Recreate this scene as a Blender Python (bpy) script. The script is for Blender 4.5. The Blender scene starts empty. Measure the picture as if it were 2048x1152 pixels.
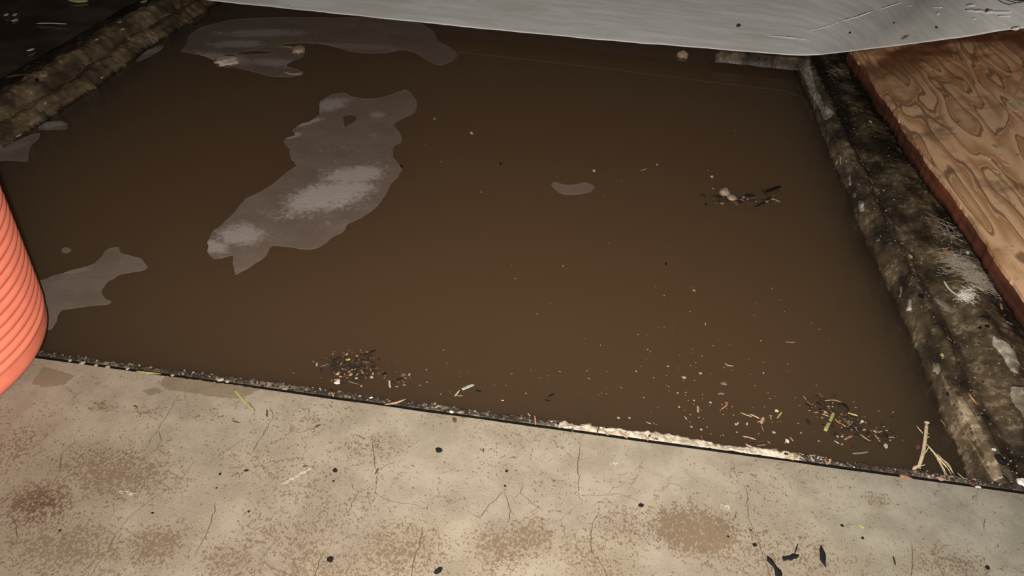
import bpy, bmesh, math, random
from mathutils import Vector, Matrix, noise
from mathutils.bvhtree import BVHTree
from mathutils.geometry import delaunay_2d_cdt, tessellate_polygon

random.seed(7)
scene = bpy.context.scene
COL = scene.collection

# ------------------------------------------------------------------ camera
# the room: X runs along the slab edge, Y away from the slab, Z up, slab top = 0
F = 1587.78
CAM_H = 1.25
XA = Vector((0.98971369, -0.12418393, 0.0710293))
YA = Vector((0.13074012, 0.58353504, -0.80149478))
ZA = Vector((0.05808469, 0.80253673, 0.59376844))
CAM_ROT = Matrix((XA, YA, ZA))            # camera axes -> room axes
cam_data = bpy.data.cameras.new('camera')
cam_data.sensor_width = 36.0
cam_data.lens = F / 2048.0 * 36.0
cam_data.clip_start = 0.02
cam = bpy.data.objects.new('camera', cam_data)
cam.matrix_world = Matrix.Translation((0, 0, CAM_H)) @ CAM_ROT.to_4x4()
COL.objects.link(cam)
scene.camera = cam

# ------------------------------------------------------------------ world, flash, exposure
world = bpy.data.worlds.new('dark_room')
scene.world = world
world.use_nodes = True
world.node_tree.nodes['Background'].inputs[0].default_value = (0.9, 0.95, 1.0, 1)
world.node_tree.nodes['Background'].inputs[1].default_value = 0.006

fl = bpy.data.lights.new('phone_flash', 'AREA')    # the phone's own flash, beside its lens
fl.shape = 'DISK'
fl.size = 0.03
fl.energy = 84.0
fl.color = (1.0, 0.965, 0.91)
flash = bpy.data.objects.new('phone_flash', fl)
flash.matrix_world = Matrix.Translation(Vector((0, 0, CAM_H)) + CAM_ROT @ Vector((-0.035, 0.006, -0.0))) @ \
    (CAM_ROT @ Matrix.Rotation(math.radians(9), 3, 'X') @ Matrix.Rotation(math.radians(-12), 3, 'Y')).to_4x4()
COL.objects.link(flash)

vs = scene.view_settings
vs.view_transform = 'Standard'
vs.look = 'None'
vs.exposure = 0.0
vs.gamma = 1.0
vs.use_curve_mapping = False

# ------------------------------------------------------------------ helpers
WZ = -0.10           # water level
EDGE_Y = 1.20        # slab edge


def ray(px, py):
    return CAM_ROT @ Vector((px - 1024.0, -(py - 576.0), -F))


def at(px, py, z=0.0):
    v = ray(px, py)
    t = (z - CAM_H) / v.z
    return Vector((0, 0, CAM_H)) + v * t


def at_y(px, py, y):
    v = ray(px, py)
    return Vector((0, 0, CAM_H)) + v * (y / v.y)


def mpp(px, py, z=0.0):
    """metres covered by one pixel of the photograph at that place"""
    p = at(px, py, z)
    return (p - Vector((0, 0, CAM_H))).length / F


def nz(x, y, z=0.0):
    return noise.noise(Vector((x, y, z)))


def smooth(a, b, x):
    t = max(0.0, min(1.0, (x - a) / (b - a)))
    return t * t * (3 - 2 * t)


def mesh_obj(name, verts, faces, mat=None, parent=None, smooth_shade=True, origin=None):
    if origin is None:
        n = max(1, len(verts))
        origin = Vector((sum(v[0] for v in verts) / n, sum(v[1] for v in verts) / n, min(v[2] for v in verts)))
    origin = Vector(origin)
    me = bpy.data.meshes.new(name)
    me.from_pydata([tuple(Vector(v) - origin) for v in verts], [], faces)
    me.validate()
    bm = bmesh.new()
    bm.from_mesh(me)
    bmesh.ops.recalc_face_normals(bm, faces=bm.faces)
    bm.to_mesh(me)
    bm.free()
    for p in me.polygons:
        p.use_smooth = smooth_shade
    if mat:
        me.materials.append(mat)
    o = bpy.data.objects.new(name, me)
    COL.objects.link(o)
    if parent:
        o.parent = parent
        o.location = origin - parent.location
    else:
        o.location = origin
    return o


def tag(o, label=None, cat=None, group=None, kind=None):
    if label:
        o['label'] = label
    if cat:
        o['category'] = cat
    if group:
        o['group'] = group
    if kind:
        o['kind'] = kind
    return o


def empty(name, loc):
    o = bpy.data.objects.new(name, None)
    o.empty_display_size = 0.05
    o.location = loc
    COL.objects.link(o)
    return o


class NT:
    def __init__(self, name):
        self.m = bpy.data.materials.new(name)
        self.m.use_nodes = True
        self.t = self.m.node_tree
        self.bsdf = self.t.nodes['Principled BSDF']
        self.out = self.t.nodes['Material Output']

    def n(self, typ, ins=None, **props):
        nd = self.t.nodes.new(typ)
        for k, v in props.items():
            setattr(nd, k, v)
        for k, v in (ins or {}).items():
            self.set(nd.inputs[k], v)
        return nd

    def set(self, sock, v):
        if isinstance(v, bpy.types.NodeSocket):
            self.t.links.new(v, sock)
        elif isinstance(v, bpy.types.Node):
            self.t.links.new(v.outputs[0], sock)
        else:
            sock.default_value = v

    def pos(self):
        return self.n('ShaderNodeNewGeometry').outputs['Position']

    def objco(self):
        return self.n('ShaderNodeTexCoord').outputs['Object']

    def mapping(self, v, loc=(0, 0, 0), rot=(0, 0, 0), scale=(1, 1, 1), kind='POINT'):
        return self.n('ShaderNodeMapping', {'Vector': v, 'Location': loc, 'Rotation': rot, 'Scale': scale},
                      vector_type=kind).outputs[0]

    def noise(self, v, scale, detail=3.0, rough=0.55, dist=0.0):
        return self.n('ShaderNodeTexNoise', {'Vector': v, 'Scale': scale, 'Detail': detail, 'Roughness': rough,
                                             'Distortion': dist}).outputs[0]

    def math(self, op, a, b=0.0, clamp=False):
        nd = self.n('ShaderNodeMath', {0: a, 1: b}, operation=op)
        nd.use_clamp = clamp
        return nd.outputs[0]

    def rng(self, v, a, b, c=0.0, d=1.0, smoothstep=True):
        return self.n('ShaderNodeMapRange', {0: v, 1: a, 2: b, 3: c, 4: d},
                      interpolation_type='SMOOTHSTEP' if smoothstep else 'LINEAR').outputs[0]

    def mix(self, f, a, b, blend='MIX'):
        nd = self.n('ShaderNodeMix', data_type='RGBA', blend_type=blend)
        self.set(nd.inputs[0], f)
        self.set(nd.inputs[6], a)
        self.set(nd.inputs[7], b)
        return nd.outputs[2]

    def blob(self, v, c, r, rot=0.0, hard=0.3, soft=1.2):
        m = self.mapping(v, (c[0], c[1], c[2] if len(c) > 2 else 0), (0, 0, rot), (r[0], r[1], 1000), 'TEXTURE')
        ln = self.n('ShaderNodeVectorMath', {0: m}, operation='LENGTH').outputs['Value']
        return self.rng(ln, soft, hard)

    def bump(self, h, strength, dist):
        b = self.n('ShaderNodeBump', {'Height': h, 'Strength': strength, 'Distance': dist})
        self.set(self.bsdf.inputs['Normal'], b)

    def p(self, **kw):
        names = {'color': 'Base Color', 'rough': 'Roughness', 'spec': 'Specular IOR Level', 'coat': 'Coat Weight'}
        for k, v in kw.items():
            self.set(self.bsdf.inputs[names.get(k, k)], v)
        return self.m


def rgb(r, g, b):
    """sRGB 0..255 to linear"""
    f = lambda c: (c / 255 / 12.92) if c / 255 <= 0.04045 else ((c / 255 + 0.055) / 1.055) ** 2.4
    return (f(r), f(g), f(b), 1)


# ------------------------------------------------------------------ materials of the place
def mat_concrete():
    t = NT('stained_concrete')
    P = t.pos()
    xyz = t.n('ShaderNodeSeparateXYZ', {0: P})
    big = t.noise(P, 3.2, 4, 0.6)
    mid = t.noise(P, 11, 5, 0.65)
    pale = t.mix(t.rng(mid, 0.36, 0.66), (0.200, 0.157, 0.108, 1), (0.290, 0.240, 0.176, 1))
    pale = t.mix(t.rng(t.noise(P, 380, 2), 0.5, 0.75, 0, 0.5), pale, (0.345, 0.30, 0.232, 1))
    # the greyer end of the slab
    grey = t.rng(xyz.outputs[0], 0.25, 0.95, 0, 0.8)
    pale = t.mix(grey, pale, t.mix(t.rng(mid, 0.38, 0.64), (0.150, 0.138, 0.107, 1), (0.225, 0.21, 0.168, 1)))
    # where brown grime has settled: everywhere a little, more on the near part, most in the stains
    grime_dim = t.math('MULTIPLY', t.rng(xyz.outputs[1], 1.12, 0.86, 0, 0.36), t.rng(xyz.outputs[0], 0.8, 0.3, 0.45, 1))  # near part dirtier, and its colour dimmed to offset the close flash
    mask = t.math('MULTIPLY', t.rng(big, 0.36, 0.68), t.math('ADD', grime_dim, 0.30))
    for (px, py, rx, ry, s) in STAINS:
        c = at(px, py)
        k = mpp(px, py)
        b = t.blob(P, (c.x, c.y, 0), (rx * k, ry * k * 1.35), 0, 0.1, 1.45)
        mask = t.math('MAXIMUM', mask, t.math('MULTIPLY', b, s))
    mask = t.math('ADD', mask, t.math('MULTIPLY', t.math('SUBTRACT', mid, 0.5), 0.55))
    worm = t.noise(t.mapping(P, (0, 0, 0), (0, 0, 0.3), (1.0, 0.8, 1)), 215, 2.2, 0.55, 0.7)
    worm2 = t.noise(P, 70, 4.0, 0.62, 0.5)
    both = t.math('ADD', t.math('MULTIPLY', worm, 0.62), t.math('MULTIPLY', worm2, 0.38))
    thr = t.rng(mask, 0, 1, 0.625, 0.425, False)
    d = t.math('SUBTRACT', both, thr)
    brown = t.rng(d, -0.008, 0.018)
    bc = t.mix(t.rng(mid, 0.3, 0.7), (0.085, 0.051, 0.028, 1), (0.135, 0.088, 0.051, 1))
    c = t.mix(t.math('MULTIPLY', brown, 0.82), pale, bc)
    c = t.mix(t.math('MULTIPLY', grime_dim, t.rng(t.noise(P, 5, 4, 0.6), 0.3, 0.65, 0.55, 1.5)), c, (0.125, 0.092, 0.058, 1))
    c = t.mix(t.rng(t.noise(P, 520, 3, 0.7), 0.42, 0.68, 0.0, 0.5), c, t.mix(brown, (0.36, 0.315, 0.245, 1), (0.15, 0.10, 0.06, 1)))
    c = t.mix(t.rng(t.noise(P, 300, 3, 0.7), 0.60, 0.72, 0.0, 0.55), c, (0.10, 0.068, 0.042, 1))
    # craze lines
    wob = t.n('ShaderNodeVectorMath', {0: P, 1: t.n('ShaderNodeVectorMath', {0: t.n('ShaderNodeTexNoise', {'Vector': P, 'Scale': 34.0, 'Detail': 3.0}).outputs['Color'], 'Scale': 0.05}, operation='SCALE').outputs[0]}, operation='ADD').outputs[0]
    vor = t.n('ShaderNodeTexVoronoi', {'Vector': wob, 'Scale': 13.0}, feature='DISTANCE_TO_EDGE').outputs['Distance']
    craze = t.math('MULTIPLY', t.rng(vor, 0.016, 0.004), t.rng(t.noise(P, 8, 3), 0.48, 0.62, 0, 0.75))
    c = t.mix(craze, c, (0.10, 0.064, 0.038, 1))
    # soft overall tint of the grimy areas
    c = t.mix(t.math('MULTIPLY', mask, 0.34, True), c, (0.150, 0.102, 0.060, 1))
    reds = at(80, 1010)
    rb = t.math('MULTIPLY', t.blob(P, (reds.x, reds.y, 0), (0.06, 0.05), 0, 0.1, 1.4), t.rng(both, 0.44, 0.56))
    c = t.mix(t.math('MULTIPLY', rb, 0.9), c, (0.070, 0.032, 0.020, 1))
    at_ = lambda nm: t.n('ShaderNodeAttribute', attribute_name=nm).outputs['Fac']
    damp = at_('damp')
    c = t.mix(t.math('MULTIPLY', damp, 0.7), c, t.mix(mid, (0.13, 0.092, 0.055, 1), (0.20, 0.145, 0.09, 1)))
    c = t.mix(t.math('MULTIPLY', at_('scuff'), t.rng(t.noise(P, 160, 3), 0.4, 0.62, 0.0, 0.8)), c, (0.46, 0.41, 0.33, 1))
    c = t.mix(t.math('MULTIPLY', at_('crack'), 0.8), c, (0.10, 0.066, 0.039, 1))
    t.bump(t.math('ADD', t.math('MULTIPLY', worm, -0.5), t.math('MULTIPLY', t.noise(P, 330, 3), 0.5)), 0.3, 0.002)
    return t.p(color=c, rough=t.mix(damp, (0.85,) * 3 + (1,), (0.42,) * 3 + (1,)), spec=0.3)


STAINS = [(75, 1005, 75, 45, .95), (230, 945, 150, 55, .8), (130, 1090, 150, 60, .75), (310, 1090, 70, 40, .9),
          (455, 1125, 70, 40, .75), (800, 1100, 120, 65, .72), (735, 895, 90, 40, .5), (1000, 1090, 70, 45, .8),
          (1060, 1075, 60, 40, .8), (1390, 1062, 105, 48, 1.3), (1250, 1050, 80, 50, .6), (620, 835, 60, 22, .45),
          (205, 812, 30, 12, .7), (290, 825, 40, 14, .5), (560, 1075, 70, 45, .55), (640, 1000, 70, 30, .4),
          (1620, 1090, 60, 35, .45), (1900, 1130, 90, 40, .6), (1755, 1000, 30, 16, .6), (1100, 970, 60, 30, .4),
          (20, 900, 80, 60, .5), (1470, 1130, 60, 30, .5), (400, 830, 80, 20, .35), (900, 1000, 80, 40, .3)]


def mat_mud(name, dark, lightc, pale, thr=0.62, rough=0.42, pale_amt=1.0):
    t = NT(name)
    P = t.pos()
    n1 = t.noise(t.mapping(P, scale=(1, 0.55, 1)), 11, 5, 0.6)
    n2 = t.noise(P, 55, 4, 0.6)
    n3 = t.noise(P, 190, 3, 0.6)
    c = t.mix(t.rng(n1, 0.36, 0.62), dark, lightc)
    c = t.mix(t.math('MULTIPLY', t.rng(t.math('ADD', t.math('MULTIPLY', n2, 0.5), t.math('MULTIPLY', n1, 0.5)), thr - 0.06, thr + 0.04), pale_amt), c, pale)
    c = t.mix(t.rng(n3, 0.62, 0.72, 0, 0.75), c, (0.012, 0.009, 0.006, 1))
    c = t.mix(t.rng(t.noise(P, 130, 2), 0.70, 0.74, 0, 0.6), c, pale)
    sunk_shade = t.rng(t.math('ADD', t.n('ShaderNodeSeparateXYZ', {0: P}).outputs[2], t.math('MULTIPLY', t.math('SUBTRACT', n2, 0.5), 0.03)), -0.088, -0.104)
    c = t.mix(t.math('MULTIPLY', sunk_shade, 0.9), c, (0.014, 0.010, 0.007, 1))      # painted shade: ledge faces darkened below the waterline
    t.bump(t.math('ADD', t.math('ADD', t.math('MULTIPLY', n2, 0.6), n3), t.math('MULTIPLY', t.noise(P, 480, 2), 0.3)), 0.55, 0.004)
    return t.p(color=c, rough=t.rng(n2, 0.3, 0.7, rough - 0.12, rough + 0.2), spec=0.55)


def mat_water():
    t = NT('muddy_water')
    t.t.nodes.remove(t.bsdf)
    g = t.n('ShaderNodeNewGeometry')
    cosv = t.math('ABSOLUTE', t.n('ShaderNodeVectorMath', {0: g.outputs['Normal'], 1: g.outputs['Incoming']}, operation='DOT_PRODUCT').outputs['Value'])
    fac = t.math('ADD', 0.02, t.math('MULTIPLY', 0.98, t.math('POWER', t.math('SUBTRACT', 1.0, cosv), 5.0)), True)   # water's Fresnel curve
    tr = t.n('ShaderNodeBsdfTransparent')
    gl = t.n('ShaderNodeBsdfGlossy', {'Roughness': 0.04})
    mx = t.n('ShaderNodeMixShader', {0: fac, 1: tr.outputs[0], 2: gl.outputs[0]})
    t.t.links.new(mx.outputs[0], t.out.inputs['Surface'])
    vol = t.n('ShaderNodeVolumePrincipled', {'Color': WATER_ALB, 'Density': WATER_DENS, 'Anisotropy': WATER_G})
    t.t.links.new(vol.outputs[0], t.out.inputs['Volume'])
    return t.m


WATER_ALB = (0.78, 0.635, 0.46, 1)
WATER_DENS = 4.5
WATER_G = 0.6
scene.cycles.volume_bounces = 8


def mat_panel():
    t = NT('pale_grey_paint')
    P = t.objco()
    st = t.noise(t.mapping(P, scale=(1.2, 1, 26)), 3.0, 5, 0.6)
    st2 = t.noise(t.mapping(P, scale=(0.6, 1, 70)), 3.0, 3, 0.6)
    blot = t.noise(P, 2.2, 4)
    c = t.mix(t.rng(st, 0.35, 0.65), (0.76, 0.73, 0.68, 1), (0.90, 0.88, 0.84, 1))
    c = t.mix(t.rng(st2, 0.5, 0.7, 0, 0.35), c, (0.58, 0.53, 0.46, 1))
    c = t.mix(t.rng(blot, 0.48, 0.68, 0, 0.4), c, (0.66, 0.62, 0.52, 1))
    # dirt splashed up along the bottom edge
    c = t.mix(t.math('MULTIPLY', t.rng(t.noise(P, 60, 3), 0.66, 0.75), 0.5), c, (0.25, 0.2, 0.14, 1))
    t.bump(t.math('ADD', st, t.math('MULTIPLY', t.noise(P, 220, 2), 0.2)), 0.25, 0.003)
    return t.p(color=c, rough=0.5, spec=0.4)


def mat_ply():
    t = NT('plywood_face')
    P = t.objco()
    q = t.mapping(P, rot=(0, 0, 0.12), scale=(5.6, 0.85, 1))
    n = t.noise(q, 1.5, 2.0, 0.45, 0.3)
    fine = t.noise(t.mapping(P, scale=(90, 5, 1)), 2.0, 3)
    # early/late wood contour bands (cathedral grain)
    f = t.math('FRACT', t.math('ADD', t.math('MULTIPLY', n, 8.5), t.math('MULTIPLY', fine, 0.16)))
    band = t.rng(f, 0.0, 0.62, 0, 1)
    line = t.math('MULTIPLY', t.rng(f, 0.74, 0.84), t.rng(f, 1.0, 0.9))
    c = t.mix(band, (0.50, 0.255, 0.122, 1), (0.77, 0.47, 0.265, 1))
    c = t.mix(t.math('MULTIPLY', line, 0.75), c, (0.15, 0.066, 0.028, 1))
    c = t.mix(t.rng(fine, 0.5, 0.75, 0, 0.35), c, (0.20, 0.10, 0.05, 1))
    dirt = t.noise(P, 5, 5, 0.65)
    c = t.mix(t.rng(dirt, 0.5, 0.68, 0, 0.7), c, (0.17, 0.095, 0.055, 1))
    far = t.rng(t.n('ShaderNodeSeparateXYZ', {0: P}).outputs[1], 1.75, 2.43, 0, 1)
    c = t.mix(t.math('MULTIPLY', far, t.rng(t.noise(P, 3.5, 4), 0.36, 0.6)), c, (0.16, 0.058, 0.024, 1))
    c = t.mix(t.math('MULTIPLY', t.rng(t.noise(P, 40, 3), 0.66, 0.74), 0.6), c, (0.10, 0.05, 0.03, 1))
    t.bump(t.math('ADD', f, t.math('MULTIPLY', fine, 1.5)), 0.35, 0.002)
    return t.p(color=c, rough=0.7, spec=0.25)


def mat_grain(name, a, b, sc=(60, 6, 60), rough=0.65):
    t = NT(name)
    P = t.objco()
    n = t.noise(t.mapping(P, scale=sc), 1.0, 4, 0.6)
    c = t.mix(t.rng(n, 0.35, 0.65), a, b)
    t.bump(n, 0.4, 0.002)
    return t.p(color=c, rough=rough)


def mat_plastic():
    t = NT('orange_plastic')
    P = t.objco()
    n = t.noise(P, 18, 4)
    c = t.mix(t.rng(n, 0.35, 0.7), (0.88, 0.235, 0.145, 1), (0.82, 0.21, 0.127, 1))
    z = t.n('ShaderNodeSeparateXYZ', {0: P}).outputs[2]
    scr = t.math('MULTIPLY', t.rng(t.noise(P, 75, 3, 0.7), 0.70, 0.74), t.rng(z, 0.16, 0.02))
    c = t.mix(t.math('MULTIPLY', scr, 0.7), c, (0.9, 0.55, 0.42, 1))
    t.bump(t.noise(P, 300, 2), 0.12, 0.001)
    return t.p(color=c, rough=0.5, spec=0.35)


def mat_film(name, frost):
    """thin grey skin floating on the water: mostly see-through, milky where it is thick"""
    t = NT(name)
    P = t.pos()
    n = t.noise(P, 9, 4)
    fine = t.noise(P, 70, 4, 0.6)
    mid2 = t.noise(P, 17, 3, 0.6)
    fac = t.rng(n, 0.3, 0.7, 0.17, 0.25)
    m = None
    for (xa, ya, xb, yb, wd, s) in frost:
        A, B = at(xa, ya, WZ), at(xb, yb, WZ)
        c = (A + B) / 2
        k = mpp((xa + xb) / 2, (ya + yb) / 2, WZ)
        b = t.blob(P, (c.x, c.y, WZ), ((B - A).length / 2, wd * k * 1.3), math.atan2(B.y - A.y, B.x - A.x), 0.1, 1.6)
        b = t.rng(t.math('ADD', b, t.math('MULTIPLY', t.math('SUBTRACT', t.math('ADD', t.math('MULTIPLY', fine, 0.6), t.math('MULTIPLY', mid2, 0.4)), 0.5), 2.4)), 0.12, 0.85)
        b = t.math('MULTIPLY', b, s)
        m = b if m is None else t.math('MAXIMUM', m, b)
    if m is not None:
        fac = t.math('ADD', fac, m, True)
    col = (0.40, 0.31, 0.262, 1)
    if m is not None:
        col = t.mix(m, col, (0.50, 0.43, 0.39, 1))
    t.p(color=col, rough=0.45, spec=0.3)
    t.bump(fine, 0.5, 0.003)
    t.set(t.bsdf.inputs['Alpha'], fac)
    return t.m


def mat_bit(name, c, rough=0.6, var=0.25):
    t = NT(name)
    P = t.objco()
    r = t.n('ShaderNodeObjectInfo').outputs['Random']
    n = t.noise(t.mapping(P, scale=(1, 1, 1)), 260, 3)
    dk = tuple(x * (1 - var) for x in c[:3]) + (1,)
    lt = tuple(min(1, x * (1 + var)) for x in c[:3]) + (1,)
    col = t.mix(t.rng(n, 0.3, 0.7), dk, lt)
    col = t.mix(t.math('MULTIPLY', r, 0.35), col, dk)
    return t.p(color=col, rough=rough, spec=0.25)


BIT = {
    'tan': mat_bit('tan_wood_bit', (0.38, 0.235, 0.140, 1)),
    'orange': mat_bit('orange_wood_bit', (0.36, 0.165, 0.075, 1)),
    'pale': mat_bit('pale_bit', (0.42, 0.345, 0.255, 1)),
    'white': mat_bit('white_bit', (0.62, 0.58, 0.52, 1), 0.6, 0.12),
    'straw': mat_bit('straw_bit', (0.47, 0.38, 0.20, 1)),
    'brown': mat_bit('brown_bit', (0.105, 0.054, 0.028, 1)),
    'dark': mat_bit('dark_leaf_bit', (0.024, 0.015, 0.010, 1), 0.75),
    'black': mat_bit('black_bit', (0.006, 0.005, 0.0045, 1), 0.85),
    'green': mat_bit('green_grass_bit', (0.30, 0.31, 0.10, 1)),
    'sage': mat_bit('sage_leaf_bit', (0.36, 0.38, 0.25, 1)),
    'yellow': mat_bit('yellow_bit', (0.52, 0.40, 0.12, 1)),
    'red': mat_bit('reddish_bit', (0.17, 0.055, 0.035, 1)),
    'pink': mat_bit('pinkish_bit', (0.42, 0.25, 0.18, 1)),
    'grey': mat_bit('grey_bit', (0.20, 0.16, 0.125, 1)),
    'olive': mat_bit('olive_bit', (0.15, 0.125, 0.06, 1)),
}
COLOUR_WORD = {'tan': 'tan', 'orange': 'orange-brown', 'pale': 'pale', 'white': 'white', 'straw': 'straw-yellow',
               'brown': 'brown', 'dark': 'dark brown', 'black': 'black', 'green': 'green', 'sage': 'pale green',
               'yellow': 'yellow', 'red': 'reddish', 'pink': 'pinkish', 'grey': 'grey-brown', 'olive': 'olive'}

# ------------------------------------------------------------------ the slab (cracks are real grooves)
CRACKS = [
    [(360, 786), (340, 820), (325, 845), (305, 875), (290, 900), (278, 902)],
    [(318, 862), (322, 880), (313, 897), (330, 910)],
    [(387, 918), (375, 945), (343, 975), (307, 995), (257, 1035), (233, 1068), (213, 1105), (182, 1151), (170, 1170)],
    [(433, 1001), (422, 1045), (412, 1068), (388, 1115)],
    [(155, 880), (125, 905), (118, 945), (105, 970)],
    [(744, 878), (749, 925), (755, 945), (752, 990)],
    [(752, 970), (715, 985), (694, 1030)],
    [(790, 920), (758, 940)],
    [(735, 922), (692, 935)],
    [(752, 990), (785, 1003), (845, 1010)],
    [(702, 965), (712, 981)],
    [(845, 1055), (840, 1088), (827, 1121), (822, 1160)],
    [(642, 1111), (632, 1151), (628, 1165)],
    [(519, 1120), (545, 1135), (582, 1151), (600, 1170)],
    [(1159, 888), (1157, 935), (1157, 981)],
    [(1047, 965), (1039, 986), (1067, 1008), (1085, 1020)],
    [(1039, 986), (1024, 1000)],
    [(1202, 1021), (1187, 1041), (1181, 1075), (1184, 1105), (1200, 1121), (1214, 1151), (1220, 1175)],
    [(1277, 1001), (1240, 988), (1204, 991), (1160, 990)],
    [(1492, 975), (1497, 1035), (1511, 1068), (1521, 1095), (1536, 1135), (1546, 1170)],
    [(1008, 981), (979, 1008), (959, 1035), (940, 1025)],
    [(1009, 985), (1022, 1021), (1015, 1045)],
    [(1823, 1085), (1826, 1130), (1822, 1165)],
    [(1970, 1035), (1968, 1060)],
    [(540, 812), (546, 835), (520, 880), (500, 910)],
    [(60, 1010), (30, 1040), (35, 1075), (15, 1100)],
    [(420, 925), (470, 890), (500, 870)],
]
DAMP = [[(85, 733), (120, 741), (150, 752), (130, 768), (95, 775), (62, 768)],
        [(330, 752), (380, 758), (440, 766), (480, 771), (520, 778), (495, 792), (470, 797), (440, 796), (400, 788), (370, 784), (335, 780), (320, 768)],
        [(285, 782), (308, 775), (330, 781), (300, 792)]]
SCUFF = [[(563, 967), (592, 950), (620, 936), (623, 938), (596, 954), (567, 970)],
         [(236, 981), (260, 983), (276, 988), (262, 991), (238, 987)],
         [(1216, 925), (1250, 922), (1225, 931)],
         [(335, 898), (350, 901), (344, 906)],
         [(1440, 1008), (1462, 1012), (1458, 1022), (1442, 1018)]]


def build_slab():
    pts, edges, kinds = [], [], []           # kinds: 0 plain, 1 groove bottom

    def add(p, k=0):
        pts.append(Vector((p[0], p[1])))
        kinds.append(k)
        return len(pts) - 1
    x0, x1, y0, y1 = -3.6, 2.6, -0.9, EDGE_Y
    rim = []
    nx = 160
    for i in range(nx + 1):
        x = x0 + (x1 - x0) * i / nx
        rim.append(add((x, y1 + 0.0016 * nz(x * 9, 3.1) + 0.0012 * nz(x * 40, 1.0))))
    for i in range(1, 13):
        rim.append(add((x1, y1 + (y0 - y1) * i / 12)))
    for i in range(1, 31):
        rim.append(add((x1 + (x0 - x1) * i / 30, y0)))
    for i in range(1, 12):
        rim.append(add((x0, y0 + (y1 - y0) * i / 12)))
    for a, b in zip(rim, rim[1:] + rim[:1]):
        edges.append((a, b))
    polys = []
    for ring, kind in [(d, 'damp') for d in DAMP] + [(s, 'scuff') for s in SCUFF]:
        w = [at(*p) for p in ring]
        out = []
        for i, p in enumerate(w):
            q = w[(i + 1) % len(w)]
            n = max(1, int((q - p).length / 0.006))
            for k in range(n):
                r = p.lerp(q, k / n)
                j = 0.0035 if kind == 'damp' else 0.0012
                out.append((r.x + j * nz(r.x * 130, r.y * 130, 4), r.y + j * nz(r.x * 130, r.y * 130, 9)))
        polys.append((out, kind))
        ids = [add(p) for p in out]
        for a, b in zip(ids, ids[1:] + ids[:1]):
            edges.append((a, b))
    for ci, line in enumerate(CRACKS):
        w = [at(*p).xy for p in line]
        pl = []
        for a, b in zip(w, w[1:]):
            n = max(1, int((b - a).length / 0.008))
            for k in range(n):
                pl.append(a.lerp(b, k / n))
        pl.append(w[-1])
        pl = [p + Vector((0.004 * nz(p.x * 70, p.y * 70, ci), 0.004 * nz(p.x * 70, p.y * 70, ci + 50))) for p in pl]
        L, C, Rr = [], [], []
        n = len(pl)
        for i, p in enumerate(pl):
            d = (pl[min(i + 1, n - 1)] - pl[max(i - 1, 0)]).normalized()
            nn = Vector((-d.y, d.x))
            ww = 0.00085 * (0.35 + 0.65 * math.sin(math.pi * (i + 0.6) / (n + 0.2)) ** 0.5) * (1 + 0.5 * nz(p.x * 60, p.y * 60, 2))
            L.append(add(p + nn * ww, 2))
            Rr.append(add(p - nn * ww, 2))
            C.append(add(p, 2 if i in (0, n - 1) else 1))
        for i in range(n - 1):
            for S in (L, C, Rr):
                edges.append((S[i], S[i + 1]))
        edges += [(L[0], C[0]), (C[0], Rr[0]), (L[-1], C[-1]), (C[-1], Rr[-1])]
    V, E, Fc, ov, oe, of = delaunay_2d_cdt(pts, edges, [], 1, 1e-6)
    groove = [any(kinds[j] == 1 for j in o) for o in ov]
    lip = [any(kinds[j] for j in o) or not o for o in ov]
    verts = [(v.x, v.y, -0.0014 if g else 0.0) for v, g in zip(V, groove)]

    def inside(p, ring):
        r = False
        j = len(ring) - 1
        for i in range(len(ring)):
            if (ring[i][1] > p[1]) != (ring[j][1] > p[1]) and \
               p[0] < (ring[j][0] - ring[i][0]) * (p[1] - ring[i][1]) / (ring[j][1] - ring[i][1]) + ring[i][0]:
                r = not r
            j = i
        return r
    crack, damp, scuff = [], [], []
    faces = []
    for f in Fc:
        faces.append(tuple(f))
        m = sum((V[i] for i in f), Vector((0, 0))) / len(f)
        crack.append(1.0 if any(groove[i] for i in f) and all(lip[i] for i in f) else 0.0)
        damp.append(1.0 if any(k == 'damp' and inside(m, r) for r, k in polys) else 0.0)
        scuff.append(1.0 if any(k == 'scuff' and inside(m, r) for r, k in polys) else 0.0)
    # sides, from the rim down
    base = len(verts)
    inv = {}
    for i, o in enumerate(ov):
        for j in o:
            inv.setdefault(j, i)
    rr = [inv[i] for i in rim]
    for i in rr:
        verts.append((V[i].x, V[i].y, -0.012))
    for i in rr:
        verts.append((V[i].x, V[i].y, -1.2))
    n = len(rr)
    for i in range(n):
        j = (i + 1) % n
        faces.append((rr[i], rr[j], base + j, base + i))
        faces.append((base + i, base + j, base + n + j, base + n + i))
    faces.append(tuple(base + n + i for i in range(n)))
    pad = len(faces) - len(crack)
    me = bpy.data.meshes.new('floor')
    me.from_pydata(verts, [], faces)
    for nm, arr in (('crack', crack), ('damp', damp), ('scuff', scuff)):
        a = me.attributes.new(nm, 'FLOAT', 'FACE')
        a.data.foreach_set('value', arr + [0.0] * pad)
    me.update()
    bm = bmesh.new()
    bm.from_mesh(me)
    bmesh.ops.recalc_face_normals(bm, faces=bm.faces)
    bm.to_mesh(me)
    bm.free()
    me.materials.append(mat_concrete())
    o = bpy.data.objects.new('floor', me)
    COL.objects.link(o)
    tag(o, 'worn beige concrete slab with brown stains and hairline cracks', 'floor', kind='structure')
    return o


build_slab()

# ------------------------------------------------------------------ ledges round the pit


def lerp_prof(prof, u):
    if u <= prof[0][0]:
        return prof[0][1]
    for (a, za), (b, zb) in zip(prof, prof[1:]):
        if u <= b:
            t = (u - a) / (b - a)
            t = t * t * (3 - 2 * t)
            return za + (zb - za) * t
    return prof[-1][1]


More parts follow.
